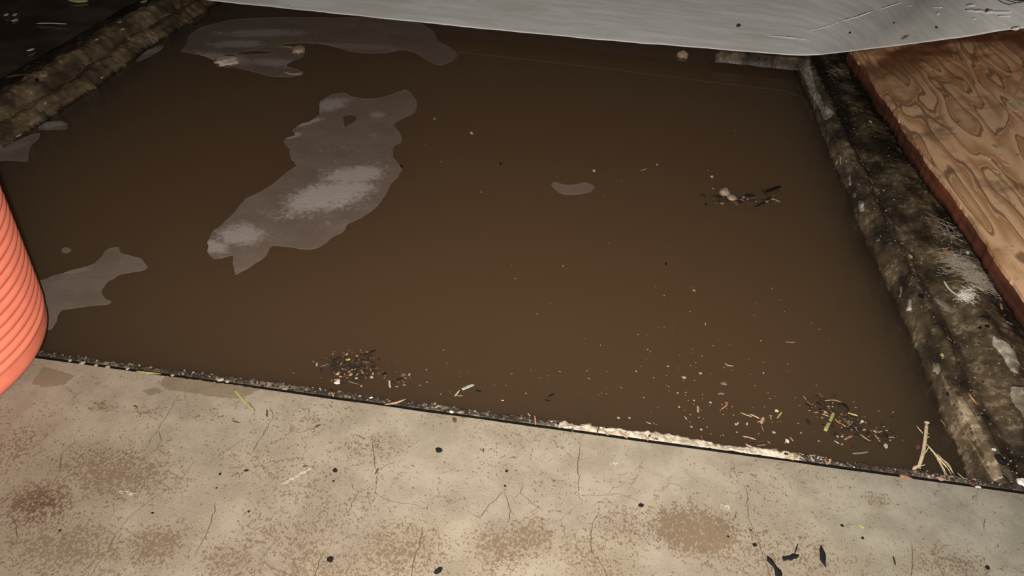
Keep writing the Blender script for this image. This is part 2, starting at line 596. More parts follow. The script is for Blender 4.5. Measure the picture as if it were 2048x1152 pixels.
def rough_z(x, y, a=1.0):
    return a * (0.009 * nz(x * 11, y * 8, 5) + 0.006 * nz(x * 33, y * 27, 2) + 0.0035 * nz(x * 85, y * 75, 7))


PROF_R = [(-.030, -.60), (-.016, -.24), (-.008, -.13), (.002, -.075), (.016, -.045), (.042, -.030), (.07, -.052), (.10, -.070),
          (.14, -.055), (.185, -.040), (.23, -.040), (.28, -.052), (.36, -.066), (.6, -.07)]


def z_right(x, y):
    w = 0.018 * nz(y * 2.3, 1.7) + 0.010 * nz(y * 9, 8.1)
    u = x - 0.952 - w
    z = lerp_prof(PROF_R, u)
    k = smooth(-0.02, 0.01, u)
    z += rough_z(x, y, 0.2 + 0.8 * k)
    z -= 0.05 * smooth(2.6, 3.4, y) * smooth(0.04, 0.12, u)
    return z


PROF_L = [(-.040, -.60), (-.026, -.24), (-.012, -.13), (.0, -.10), (.02, -.078), (.05, -.056), (.075, -.062), (.10, -.088), (.12, -.084),
          (.145, -.05), (.175, -.034), (.21, -.04), (.25, -.075), (.29, -.098), (.40, -.105)]


def z_left(x, y):
    w = 0.03 * nz(y * 2.0, 6.7) + 0.018 * nz(y * 7, 3.1) + 0.010 * nz(y * 21, 3.3)
    u = -(x + 1.995) - w
    z = lerp_prof(PROF_L, u)
    z += rough_z(x, y, 0.35 + 0.85 * smooth(-0.03, 0.0, u) * smooth(0.34, 0.24, u))
    return z


def ledge(name, xs, y0, y1, dy, zf, mat, label):
    ny = int((y1 - y0) / dy)
    verts, faces = [], []
    m = len(xs)
    for j in range(ny + 1):
        y = y0 + (y1 - y0) * j / ny
        for x in xs:
            verts.append((x, y, zf(x, y)))
    for j in range(ny):
        for i in range(m - 1):
            a = j * m + i
            faces.append((a, a + 1, a + m + 1, a + m))
    # skirt and underside so that it is a solid body
    rim = [i for i in range(m)] + [j * m + m - 1 for j in range(1, ny + 1)] + \
          [ny * m + i for i in range(m - 2, -1, -1)] + [j * m for j in range(ny - 1, 0, -1)]
    b = len(verts)
    for i in rim:
        verts.append((verts[i][0], verts[i][1], -1.2))
    n = len(rim)
    for i in range(n):
        j = (i + 1) % n
        faces.append((rim[j], rim[i], b + i, b + j))
    faces.append(tuple(b + i for i in range(n)))
    o = mesh_obj(name, verts, faces, mat, origin=(0, 0, 0))
    tag(o, label, 'ledge', kind='structure')
    return o


def frange(a, b, s):
    n = max(1, int(round((b - a) / s)))
    return [a + (b - a) * i / n for i in range(n)]


mud_r = mat_mud('wet_mud_ledge', (0.022, 0.0155, 0.0095, 1), (0.105, 0.073, 0.042, 1), (0.24, 0.18, 0.11, 1), 0.585, 0.33, 0.7)
mud_l = mat_mud('wet_grit_ledge', (0.06, 0.040, 0.022, 1), (0.17, 0.115, 0.062, 1), (0.33, 0.26, 0.17, 1), 0.60, 0.40, 0.6)
XR = frange(0.87, 1.26, 0.005) + frange(1.26, 1.9, 0.03) + [1.9]
wall_right = ledge('wall_right', XR, 1.215, 4.4, 0.007, z_right, mud_r, 'muddy dark concrete ledge along the right side of the pit')
XL = [-v for v in ([2.45] + [-q for q in frange(-2.44, -1.90, 0.006)])]
XL = sorted(XL)
wall_left = ledge('wall_left', XL, 1.215, 4.2, 0.007, z_left, mud_l, 'gritty ridged concrete ledge along the left side of the pit')


def drop(px, py, zf, z=-0.04):
    """point of a ledge seen at that pixel"""
    p = at(px, py, z)
    for _ in range(14):
        z = 0.5 * z + 0.5 * max(zf(p.x, p.y), -0.12)
        p = at(px, py, z)
    return p


# the dark wet floor beyond the left ledge
def mat_wetfloor():
    t = NT('dark_wet_floor')
    P = t.pos()
    n = t.noise(P, 5, 5)
    c = t.mix(t.rng(n, 0.35, 0.68), (0.050, 0.034, 0.024, 1), (0.10, 0.072, 0.050, 1))
    t.bump(t.math('ADD', n, t.math('MULTIPLY', t.noise(P, 60, 3), 0.1)), 0.25, 0.01)
    return t.p(color=c, rough=t.rng(n, 0.4, 0.6, 0.12, 0.35), spec=0.5)


vv, ff = [], []
gx, gy = 44, 70
for j in range(gy + 1):
    for i in range(gx + 1):
        x = -4.6 + 2.22 * i / gx
        y = 1.215 + 3.3 * j / gy
        vv.append((x, y, -0.099 + 0.010 * nz(x * 5, y * 5, 3) + 0.003 * nz(x * 21, y * 21, 3)))
for j in range(gy):
    for i in range(gx):
        a = j * (gx + 1) + i
        ff.append((a, a + 1, a + gx + 2, a + gx + 1))
tag(mesh_obj('floor_left', vv, ff, mat_wetfloor(), origin=(0, 0, 0)),
    'dark wet muddy floor beyond the left ledge', 'floor', kind='structure')


def box(name, lo, hi, mat, parent=None, bev=0.0):
    bm = bmesh.new()
    bmesh.ops.create_cube(bm, size=1.0)
    c = [(a + b) / 2 for a, b in zip(lo, hi)]
    s = [b - a for a, b in zip(lo, hi)]
    for v in bm.verts:
        v.co = Vector((v.co.x * s[0], v.co.y * s[1], v.co.z * s[2]))
    if bev:
        bmesh.ops.bevel(bm, geom=bm.edges[:], offset=bev, segments=2, affect='EDGES')
    me = bpy.data.meshes.new(name)
    bm.to_mesh(me)
    bm.free()
    me.materials.append(mat)
    o = bpy.data.objects.new(name, me)
    o.location = c
    COL.objects.link(o)
    if parent:
        o.parent = parent
        o.location = Vector(c) - parent.location
    return o


darkwall = mat_mud('dark_back_concrete', (0.03, 0.026, 0.022, 1), (0.06, 0.05, 0.042, 1), (0.08, 0.07, 0.06, 1), 0.7, 0.7)
wb = box('wall_back', (-4.6, 5.3, -1.2), (3.2, 5.42, 1.6), darkwall)
tag(wb, 'dark concrete wall far behind the pale panel', 'wall', kind='structure')

# a concrete return of the ledge under the right end of the panel
vv, ff = [], []
nx, ny = 60, 14
for j in range(ny + 1):
    for i in range(nx + 1):
        x = 0.555 + 0.42 * i / nx
        y = 3.785 + 0.3 * j / ny
        e = smooth(0, 0.09, i / nx)
        z = -0.028 - 0.02 * (1 - e) + 0.006 * nz(x * 22, y * 22, 4)
        if j == 0:
            z = -0.075
        vv.append((x, y + (0.012 * nz(x * 12, 0, 1) if j < 2 else 0), z))
for j in range(ny):
    for i in range(nx):
        a = j * (nx + 1) + i
        ff.append((a, a + 1, a + nx + 2, a + nx + 1))
tag(mesh_obj('trim_1', vv, ff, mud_r, origin=(0, 0, 0)), 'low concrete sill under the right end of the pale panel', 'sill', kind='structure')

# ------------------------------------------------------------------ gritty strip in front of the slab edge


def strip_edge(x):
    return 1.252 + 0.006 * nz(x * 6, 2.2) + 0.005 * nz(x * 25, 0.4) + 0.003 * nz(x * 80, 0.9)


def strip_z(x, y):
    k = smooth(0, 0.010, strip_edge(x) - y)
    return -0.020 - 0.012 * (1 - k) + 0.004 * nz(x * 60, y * 60, 4) + 0.003 * nz(x * 150, y * 150, 1)


def strip(name, x0, x1, dx, mat, lift=0.0, parent=None, wide=1.0):
    n = int((x1 - x0) / dx)
    m = 9
    verts, faces = [], []
    for i in range(n + 1):
        x = x0 + (x1 - x0) * i / n
        ye = 1.2265 + (strip_edge(x) - 1.2265) * wide
        e = smooth(0, 0.06, x - x0) * smooth(0, 0.12, x1 - x)
        lf = (lift * e - 0.005 * (1 - e) + 0.004 * (1 - e) * nz(x * 90, 1.1)) if lift else 0.0
        for j in range(m):
            y = 1.2265 + (ye - 1.2265) * j / (m - 1)
            verts.append((x, y, strip_z(x, y) + lf))
        verts.append((x, ye + 0.004, -0.07 if not lift else -0.03))
        verts.append((x, ye + 0.006, -0.35 if not lift else -0.035))
    k = m + 2
    for i in range(n):
        for j in range(k - 1):
            a = i * k + j
            faces.append((a, a + 1, a + k + 1, a + k))
    b = len(verts)
    for i in range(n + 1):
        verts.append((verts[i * k][0], 1.2265, -0.35 if not lift else -0.035))
    for i in range(n):
        faces.append((i * k, (i + 1) * k, b + i + 1, b + i))
    return mesh_obj(name, verts, faces, mat, parent=parent, origin=(0, 0, 0))


grit = mat_mud('gritty_edge', (0.030, 0.020, 0.012, 1), (0.085, 0.060, 0.038, 1), (0.26, 0.205, 0.145, 1), 0.60, 0.6)
trim2 = strip('trim_2', -2.1, 1.02, 0.004, grit)
jb = box('trim_3', (-2.1, 1.2022, -0.30), (1.05, 1.2262, -0.019), NT('black_joint').p(color=(0.006, 0.005, 0.0045, 1), rough=0.8, spec=0.1))
tag(jb, 'black joint line along the slab edge', 'joint', kind='structure')
tag(trim2, 'narrow gritty concrete strip between slab edge and water', 'edge strip', kind='structure')
t = NT('white_mortar')
Pn = t.pos()
nn = t.noise(Pn, 90, 4, 0.65)
t.bump(nn, 0.8, 0.004)
t.p(color=t.mix(t.rng(nn, 0.4, 0.62), (0.30, 0.24, 0.17, 1), (0.56, 0.48, 0.38, 1)), rough=0.85)
mortar = t.m
tag(strip('mortar_strip', -0.02, 0.60, 0.003, mortar, 0.004, trim2, 0.96), 'pale mortar strip')

# ------------------------------------------------------------------ water
wat = mat_water()
vv, ff = [], []
x0, x1, y0, y1 = -2.06, 1.03, 1.23, 4.45
nx, ny = 30, 30
for j in range(ny + 1):
    for i in range(nx + 1):
        vv.append((x0 + (x1 - x0) * i / nx, y0 + (y1 - y0) * j / ny, WZ))
for j in range(ny):
    for i in range(nx):
        a = j * (nx + 1) + i
        ff.append((a, a + 1, a + nx + 2, a + nx + 1))
rim = [i for i in range(nx + 1)] + [j * (nx + 1) + nx for j in range(1, ny + 1)] + \
      [ny * (nx + 1) + i for i in range(nx - 1, -1, -1)] + [j * (nx + 1) for j in range(ny - 1, 0, -1)]
b = len(vv)
for i in rim:
    vv.append((vv[i][0], vv[i][1], -1.1))
n = len(rim)
for i in range(n):
    j = (i + 1) % n
    ff.append((rim[j], rim[i], b + i, b + j))
ff.append(tuple(b + i for i in range(n)))
water = mesh_obj('water', vv, ff, wat, origin=(0, 0, 0))
tag(water, 'murky brown standing water filling the pit', 'water', kind='stuff')

# ------------------------------------------------------------------ pale panel across the far side
PY = 3.80
panel_mat = mat_panel()
# lower lip of the panel: pixel, distance and how far the face leans back; its right end swings forward over the plywood
LIP = [(424, 2, 3.80, 72), (600, 20, 3.80, 72), (800, 41, 3.80, 72), (1000, 61, 3.80, 72), (1200, 80, 3.80, 72), (1440, 99, 3.80, 72), (1540, 108, 3.80, 72),
       (1600, 112, 3.80, 71), (1640, 110.5, 3.78, 69), (1690, 104, 3.72, 66), (1740, 98, 3.64, 62), (1800, 91, 3.55, 57), (1860, 83, 3.46, 53),
       (1930, 74, 3.36, 49), (2000, 62, 3.27, 46), (2048, 57, 3.20, 45), (2200, 40, 3.02, 45)]
lip = [(at_y(x, y, d), math.radians(t)) for x, y, d, t in LIP]
lip.insert(0, (lip[0][0] - Vector((0.9, 0, -0.06)), lip[0][1]))
fine = []
for (A, ta), (B, tb) in zip(lip, lip[1:]):
    n = max(1, int((B - A).length / 0.02))
    for k in range(n):
        fine.append((A.lerp(B, k / n), ta + (tb - ta) * k / n))
fine.append(lip[-1])
for _ in range(3):
    fine = [fine[0]] + [((fine[i - 1][0] + fine[i][0] * 2 + fine[i + 1][0]) / 4, (fine[i - 1][1] + 2 * fine[i][1] + fine[i + 1][1]) / 4) for i in range(1, len(fine) - 1)] + [fine[-1]]
verts, faces = [], []
prof_n = None
m = len(fine)
for i, (P0, tl) in enumerate(fine):
    tg = fine[min(i + 3, m - 1)][0] - fine[max(i - 3, 0)][0]
    tg.z = 0
    tg.normalize()
    back = Vector((-tg.y, tg.x, 0))
    pu = back * math.sin(tl) + Vector((0, 0, math.cos(tl)))
    pn = -back * math.cos(tl) + Vector((0, 0, math.sin(tl)))
    j0 = 0.0035 * nz(P0.x * 7, 0.3) + 0.0018 * nz(P0.x * 40, 0.8)
    col = [(0.0, 0.95), (0.0, 0.6), (0.0, 0.35), (0.0, 0.2), (0.0, 0.12), (0.0, 0.06)]
    col += [(0.0, j0 + 0.012), (0.0, j0), (0.006, j0 + 0.02), (0.055, 0.30), (0.055, 0.95)]      # thin lip, hollow underneath
    prof_n = len(col)
    for (dy, h) in col:
        verts.append(P0 + pu * h - pn * dy)
for i in range(m - 1):
    for j in range(prof_n - 1):
        a = i * prof_n + j
        faces.append((a, a + 1, a + prof_n + 1, a + prof_n))
    faces.append((i * prof_n + prof_n - 1, i * prof_n, (i + 1) * prof_n, (i + 1) * prof_n + prof_n - 1))
faces.append(tuple(range(prof_n)))
faces.append(tuple((m - 1) * prof_n + j for j in range(prof_n)))
panel = empty('painted_panel', (0, PY, -0.036))
tag(panel, 'long pale grey painted panel lying across the far side of the pit', 'panel')
mesh_obj('board', verts, faces, panel_mat, parent=panel, origin=(0, PY, -0.036))
BVH = BVHTree.FromPolygons(verts, faces)


def on_panel(px, py, d=0.0):
    """point of the panel face seen at that pixel, d metres off the face"""
    o = Vector((0, 0, CAM_H))
    loc, nrm, _, _ = BVH.ray_cast(o, ray(px, py).normalized())
    if loc is None:
        loc, nrm = at_y(px, py, PY), Vector((0, -0.3, 0.95))
    if nrm.dot(o - loc) < 0:
        nrm = -nrm
    return loc + nrm * d, nrm


scratch_mat = NT('bare_scratch').p(color=(0.93, 0.92, 0.89, 1), rough=0.5)


def scratch(pts, w0, name='scratch', mat=None, th=0.0004):
    """a thin proud fleck of chalky paint on the panel face"""
    pl = []
    for a, b in zip(pts, pts[1:]):
        for k in range(5):
            pl.append((a[0] + (b[0] - a[0]) * k / 5, a[1] + (b[1] - a[1]) * k / 5))
    pl.append(pts[-1])
    hit = [on_panel(*q) for q in pl]
    pl = [h[0] for h in hit]
    n = len(pl)
    V, Fq = [], []
    for i, p in enumerate(pl):
        d = (pl[min(i + 1, n - 1)] - pl[max(i - 1, 0)]).normalized()
        N = hit[i][1]
        nn = N.cross(d)
        w = 0.5 * w0 * 0.0042 * (0.25 + 0.75 * math.sin(math.pi * (i + .5) / n)) * (1 + 0.6 * nz(i * 1.7, p.x * 9))
        V += [p + nn * w + N * th, p - nn * w + N * th, p - nn * w - N * 0.001, p + nn * w - N * 0.001]
    for i in range(n - 1):
        a = i * 4
        for j in range(4):
            Fq.append((a + j, a + (j + 1) % 4, a + 4 + (j + 1) % 4, a + 4 + j))
    Fq += [(0, 1, 2, 3), (n * 4 - 4, n * 4 - 1, n * 4 - 2, n * 4 - 3)]
    return mesh_obj(name, V, Fq, mat or scratch_mat, parent=panel)


for pts, w in [([(1620, 61), (1655, 52), (1682, 42)], 2.5), ([(1682, 42), (1715, 33), (1747, 21)], 5), ([(1760, 18), (1785, 10), (1806, 4)], 4),
               ([(1535, 71), (1578, 74), (1620, 80)], 3), ([(1930, 19), (1960, 22), (1992, 24), (2024, 24)], 5), ([(1932, 10), (1950, 11)], 4),
               ([(1945, 37), (1952, 37)], 3), ([(2022, 56), (2048, 57)], 4), ([(1810, 10), (1824, 12)], 2),
               ([(1862, 14), (1885, 15)], 2), ([(1995, 31), (2020, 33)], 2)]:
    scratch(pts, w)

# ------------------------------------------------------------------ plywood ramp on the right
E1, E2 = at_y(1690, 104, PY), at_y(2048, 58, PY)      # its far end, under the panel's lip
ANG = math.atan2(E2.z - E1.z, E2.x - E1.x)
ply = empty('plywood_board', (1.20, 1.32, E1.z + (1.20 - E1.x) * math.tan(ANG)))
tag(ply, 'grainy brown plywood sheet sloping up from the right ledge', 'plywood')
ply.rotation_euler = (0, -ANG, 0)
NXp, NYp = 30, 220
LY, LX = 2.54, 1.15


def ply_left(y):                                  # ragged lower-left edge, in board coordinates
    base = 0.026 - 0.070 * (y / LY)
    return base + 0.010 * nz(y * 6, 0.7) + 0.006 * nz(y * 22, 4.0) + 0.003 * nz(y * 70, 1.0)


def ply_far(x):                                   # worn far end
    return 0.008 * nz(x * 9, 3.3) + 0.006 * nz(x * 37, 1.3) - 0.006


verts, faces = [], []
for j in range(NYp + 1):
    y = LY * j / NYp
    xl = ply_left(y)
    for i in range(NXp + 1):
        s = (i / NXp) ** 1.5
        x = xl + (LX - xl) * s
        yy = y * (1 + ply_far(x) / LY)
        verts.append((x, yy, 0.004 * nz(x * 2, y * 1.5, 3)))
for j in range(NYp + 1):
    y = LY * j / NYp
    xl = ply_left(y)
    for i in range(NXp + 1):
        s = (i / NXp) ** 1.5
        x = xl + (LX - xl) * s
        yy = y * (1 + ply_far(x) / LY)
        verts.append((x, yy, 0.004 * nz(x * 2, y * 1.5, 3) - 0.016))
w1 = NXp + 1
tot = w1 * (NYp + 1)
for j in range(NYp):
    for i in range(NXp):
        a = j * w1 + i
        faces.append((a, a + 1, a + w1 + 1, a + w1))
        faces.append((tot + a, tot + a + w1, tot + a + w1 + 1, tot + a + 1))
    faces.append((j * w1, (j + 1) * w1, tot + (j + 1) * w1, tot + j * w1))
    faces.append((j * w1 + NXp, tot + j * w1 + NXp, tot + (j + 1) * w1 + NXp, (j + 1) * w1 + NXp))
for i in range(NXp):
    faces.append((i, tot + i, tot + i + 1, i + 1))
    a = NYp * w1 + i
    faces.append((a, a + 1, tot + a + 1, tot + a))


def local_mesh(name, verts, faces, mat, parent, smooth_shade=True):
    me = bpy.data.meshes.new(name)
    me.from_pydata([tuple(v) for v in verts], [], faces)
    bm = bmesh.new()
    bm.from_mesh(me)
    bmesh.ops.recalc_face_normals(bm, faces=bm.faces)
    bm.to_mesh(me)
    bm.free()
    for p in me.polygons:
        p.use_smooth = smooth_shade
    me.materials.append(mat)
    o = bpy.data.objects.new(name, me)
    COL.objects.link(o)
    o.parent = parent
    return o


local_mesh('sheet', verts, faces, mat_ply(), ply, False)
redwood = mat_grain('reddish_timber', (0.055, 0.015, 0.007, 1), (0.165, 0.046, 0.018, 1), (30, 3, 30))
verts, faces = [], []
for j in range(NYp + 1):
    y = LY * j / NYp
    xl = ply_left(y) + 0.004 + 0.003 * nz(y * 30, 9.0)
    dp = 0.062 - 0.012 * nz(y * 3, 5.5)
    for (dx, dz) in ((0, -0.0155), (-0.005, -0.03), (-0.010, -0.05), (-0.013, -dp - 0.016), (0.07, -dp - 0.016), (0.07, -0.0155)):
        verts.append((xl + dx, y, dz))
for j in range(NYp):
    for i in range(6):
        a = j * 6 + i
        b3 = j * 6 + (i + 1) % 6
        faces.append((a, b3, b3 + 6, a + 6))
faces += [tuple(range(6)), tuple(NYp * 6 + i for i in range(6))]
tag(local_mesh('joist', verts, faces, redwood, ply), 'dark reddish timber edge')


# the earth bank that carries the board
vv, ff = [], []
for j in range(41):
    for i in range(31):
        x = 1.30 + 1.3 * i / 30
        y = 1.215 + 3.0 * j / 40
        zt = ply.location.z + (x - 1.20) * math.tan(ANG) - 0.034 + 0.006 * nz(x * 9, y * 9, 2)
        zt = min(zt, 0.20) - 0.12 * (1 - smooth(0, 0.10, x - 1.30))
        vv.append((x, y, zt))
for j in range(40):
    for i in range(30):
        a = j * 31 + i
        ff.append((a, a + 1, a + 32, a + 31))
b = len(vv)
for j in (0, 40):
    for i in range(31):
        vv.append((vv[j * 31 + i][0], vv[j * 31 + i][1], -0.5))
for i in range(30):
    ff.append((i, i + 1, b + i + 1, b + i))
    ff.append((40 * 31 + i, 40 * 31 + i + 1, b + 31 + i + 1, b + 31 + i))
tag(mesh_obj('floor_right', vv, ff, mud_r, origin=(0, 0, 0)), 'dark muddy earth bank under the plywood sheet', 'ground', kind='structure')


def on_ply(px, py):
    """point of the plywood face seen at that pixel"""
    nrm = Vector((-math.sin(ANG), 0, math.cos(ANG)))
    v = ray(px, py)
    o = Vector((0, 0, CAM_H))
    tt = (Vector(ply.location) - o).dot(nrm) / v.dot(nrm)
    return o + v * tt


# a torn patch where the top veneer is missing
P0 = on_ply(2062, 222)
iv = (Matrix.Translation(ply.location) @ Matrix.Rotation(-ANG, 4, 'Y')).inverted()
pc = iv @ P0
ring = []
for k in range(26):
    a = 2 * math.pi * k / 26
    r = 0.075 * (1 + 0.30 * math.sin(3 * a + 1) + 0.25 * nz(k * 1.3, 4.0))
    ring.append((pc.x + r * 0.8 * math.cos(a), pc.y + r * 1.25 * math.sin(a)))
verts = [(x, y, 0.0045) for x, y in ring] + [(x, y, -0.004) for x, y in ring]
faces = [tuple(range(26))] + [(k, (k + 1) % 26, 26 + (k + 1) % 26, 26 + k) for k in range(26)]
tag(local_mesh('torn_veneer', verts, faces, mat_grain('pale_torn_veneer', (0.50, 0.33, 0.19, 1), (0.70, 0.52, 0.34, 1), (60, 14, 60)), ply, False), 'pale torn veneer patch')

# ------------------------------------------------------------------ ribbed orange tub on the slab
TX, TY, TR, FIL = -1.4850, 1.1230, 0.34, 0.034
tub = empty('ribbed_tub', (TX, TY, 0))
tag(tub, 'orange ribbed plastic tub standing on the slab edge', 'tub')


def tub_r(z):
    return TR - 0.0061 * (z - FIL) - 0.035 * (z - FIL) ** 2


TH = 0.56
prof = [(0.0, 0.0), (TR - FIL, 0.0)]
for k in range(1, 9):
    a = math.pi / 2 * k / 8
    prof.append((TR - FIL + FIL * math.sin(a) - 0.002 * 0, FIL - FIL * math.cos(a)))
PITCH = 0.0235
z = FIL
while z < 0.50:
    z += PITCH / 8
    ph = (z - FIL - 0.022) / PITCH
    amp = 0.0036 * smooth(0.0, 0.6, ph) * smooth(0.50, 0.47, z)
    prof.append((tub_r(z) + amp * (abs(math.sin(math.pi * ph)) * 2 - 1.0), z))
prof.append((tub_r(0.51), 0.515))
prof.append((tub_r(0.55) - 0.001, TH - 0.015))
for q in (0.55, 0.3, 0.1, 0.02):
    prof.append((tub_r(q) - 0.008, q if q > 0.05 else 0.012))
prof.append((TR - FIL - 0.01, 0.008))
prof.append((0.0, 0.008))
SEG = 144


def lathe(name, prof, mat, parent, loc=(0, 0, 0)):
    V, Fq = [], []
    rows = []
    for (r, z) in prof:
        if r < 1e-6:
            rows.append([len(V)])
            V.append((loc[0], loc[1], loc[2] + z))
        else:
            rows.append(list(range(len(V), len(V) + SEG)))
            for k in range(SEG):
                a = 2 * math.pi * k / SEG
                V.append((loc[0] + r * math.cos(a), loc[1] + r * math.sin(a), loc[2] + z))
    for A, B in zip(rows, rows[1:]):
        for k in range(SEG):
            k2 = (k + 1) % SEG
            if len(A) == 1 and len(B) == 1:
                continue
            if len(A) == 1:
                Fq.append((A[0], B[k2], B[k]))
            elif len(B) == 1:
                Fq.append((A[k], A[k2], B[0]))
            else:
                Fq.append((A[k], A[k2], B[k2], B[k]))
    return local_mesh(name, V, Fq, mat, parent)


plastic = mat_plastic()
lathe('body', prof, plastic, tub)
rr = tub_r(0.55)
rim_prof = [(rr - 0.010 + 0.020 * math.cos(a), TH + 0.012 * math.sin(a)) for a in [2 * math.pi * k / 12 for k in range(13)]]
lathe('rim', rim_prof, plastic, tub)

# ------------------------------------------------------------------ grey skins on the water


def resample(px_pts, z, step=0.008, jit=0.004, seed=0.0):
    w = [at(x, y, z) for x, y in px_pts]
    n = len(w)
    out = []
    for i in range(n):
        p0, p1, p2, p3 = w[i - 1], w[i], w[(i + 1) % n], w[(i + 2) % n]
        L = (p2 - p1).length
        k = max(2, int(L / step))
        for s in range(k):
            u = s / k
            q = 0.5 * ((2 * p1) + (p2 - p0) * u + (2 * p0 - 5 * p1 + 4 * p2 - p3) * u * u + (3 * p1 - p0 - 3 * p2 + p3) * u ** 3)
            q = q * 0.6 + p1.lerp(p2, u) * 0.4
            out.append(Vector((q.x + jit * nz(q.x * 45, q.y * 45, seed), q.y + jit * nz(q.x * 45, q.y * 45, seed + 20), z)))
    return out


def film(name, outline, label, mat, holes=(), th=0.003, z=WZ):
    loops = [resample(outline, z, seed=3)] + [resample(h, z, seed=9) for h in holes]
    tris = tessellate_polygon([[Vector((p.x, p.y, 0)) for p in lp] for lp in loops])
    flat = [p for lp in loops for p in lp]
    n = len(flat)
    V = [(p.x, p.y, z + th) for p in flat] + [(p.x, p.y, z + 0.0005) for p in flat]
    Fq = [tuple(t) for t in tris] + [tuple(n + i for i in reversed(t)) for t in tris]
    s = 0
    for lp in loops:
        k = len(lp)
        for i in range(k):
            j = (i + 1) % k
            Fq.append((s + i, s + j, n + s + j, n + s + i))
        s += k
    o = mesh_obj(name, V, Fq, mat, smooth_shade=False)
    tag(o, label, 'scum')
    return o


film('scum_patch', [(640, 205), (665, 190), (690, 187), (705, 195), (735, 199), (765, 196), (800, 184), (812, 180), (825, 190), (834, 205), (830, 225),
                    (800, 240), (788, 250), (802, 272), (803, 285), (788, 293), (787, 315), (803, 337), (798, 352), (780, 372), (772, 390), (750, 418),
                    (720, 437), (694, 450), (690, 462), (665, 475), (640, 495), (615, 500), (580, 495), (545, 492), (538, 500), (530, 515), (500, 535),
                    (472, 549), (466, 530), (465, 511), (445, 517), (428, 518), (417, 508), (416, 485), (425, 465), (445, 450), (470, 425), (490, 400),
                    (515, 388), (545, 370), (575, 345), (592, 332), (580, 315), (580, 300), (568, 287), (572, 278), (590, 272), (585, 262), (600, 250),
                    (618, 245), (638, 230)],
     'largest pale grey scum patch with a white core and small round hole',
     mat_film('grey_scum_main', [(640, 365, 775, 340, 30, .60), (560, 428, 745, 358, 40, .66), (435, 478, 530, 462, 30, .52), (412, 503, 445, 485, 24, .5), (635, 222, 690, 197, 20, .5), (585, 255, 650, 236, 7, .6), (570, 278, 605, 266, 8, .55), (740, 232, 770, 228, 12, .3)]),
     holes=[[(686, 233), (700, 230), (713, 233), (711, 244), (697, 250), (691, 256), (688, 245)]])
film('scum_patch', [(362, 103), (372, 92), (378, 72), (398, 58), (430, 48), (470, 40), (540, 36), (620, 36), (700, 36), (780, 36), (835, 45), (868, 65), (876, 82),
                    (902, 97), (915, 111), (905, 122), (880, 131), (855, 121), (830, 106), (805, 100), (775, 105), (740, 107), (700, 103), (660, 91), (630, 87),
                    (585, 87), (560, 91), (590, 100), (610, 100), (606, 114), (585, 122), (572, 132), (600, 142), (606, 149), (580, 154), (540, 153), (510, 145), (470, 135), (440, 124), (400, 110)],
     'wide grey scum patch with a white frothy corner below the pale panel',
     mat_film('grey_scum_far', [(430, 68, 620, 66, 16, .42), (395, 108, 500, 128, 18, .55), (420, 90, 530, 88, 14, .45), (500, 122, 600, 130, 16, .40), (620, 88, 800, 98, 12, .22)]),
     holes=[[(470, 107), (510, 101), (550, 105), (530, 109), (490, 110)]])
film('scum_patch', [(40, 572), (85, 561), (110, 553), (140, 543), (165, 537), (190, 528), (205, 512), (217, 499), (238, 497), (243, 508), (270, 515), (283, 519), (297, 536),
                    (280, 543), (245, 548), (230, 556), (215, 566), (205, 580), (205, 590), (213, 600), (223, 604), (215, 609), (180, 613), (150, 617), (126, 621), (117, 632),
                    (107, 656), (95, 660), (70, 640), (40, 620)],
     'smooth grey scum patch beside the orange tub', mat_film('grey_scum_tub', [(130, 548, 180, 538, 6, .12)]))
film('scum_patch', [(1102, 370), (1112, 366), (1130, 371), (1150, 370), (1170, 366), (1185, 372), (1189, 378), (1175, 386), (1140, 390), (1118, 386)],
     'small lone grey scum patch in the open water mid pit', mat_film('grey_scum_small', []))
plain_film = mat_film('grey_scum_plain', [])
film('scum_patch', [(123, 501), (131, 497), (141, 498), (143, 502), (136, 506), (126, 506)], 'tiny grey scum spot near the orange tub', plain_film)
left_film = mat_film('grey_scum_ledge', [(0, 305, 60, 285, 10, .12), (80, 253, 135, 249, 9, .35), (285, 110, 325, 96, 8, .3)])
film('scum_patch', [(-20, 322), (20, 321), (54, 323), (58, 309), (62, 291), (76, 280), (80, 268), (60, 272), (30, 284), (-20, 300)],
     'grey scum patch against the left ledge at the frame edge', left_film)
film('scum_patch', [(76, 258), (93, 246), (122, 243), (136, 250), (133, 258), (105, 260)], 'little white scum patch against the left ledge', left_film)
film('scum_patch', [(272, 122), (296, 101), (328, 92), (322, 99), (300, 113), (280, 122)], 'thin grey scum sliver at the far end of the left ledge', left_film)

# ------------------------------------------------------------------ loose bits
LABELS = {}


def register(o, label, cat, group=None):
    LABELS.setdefault(label, []).append(o)
    tag(o, label, cat, group)
    return o


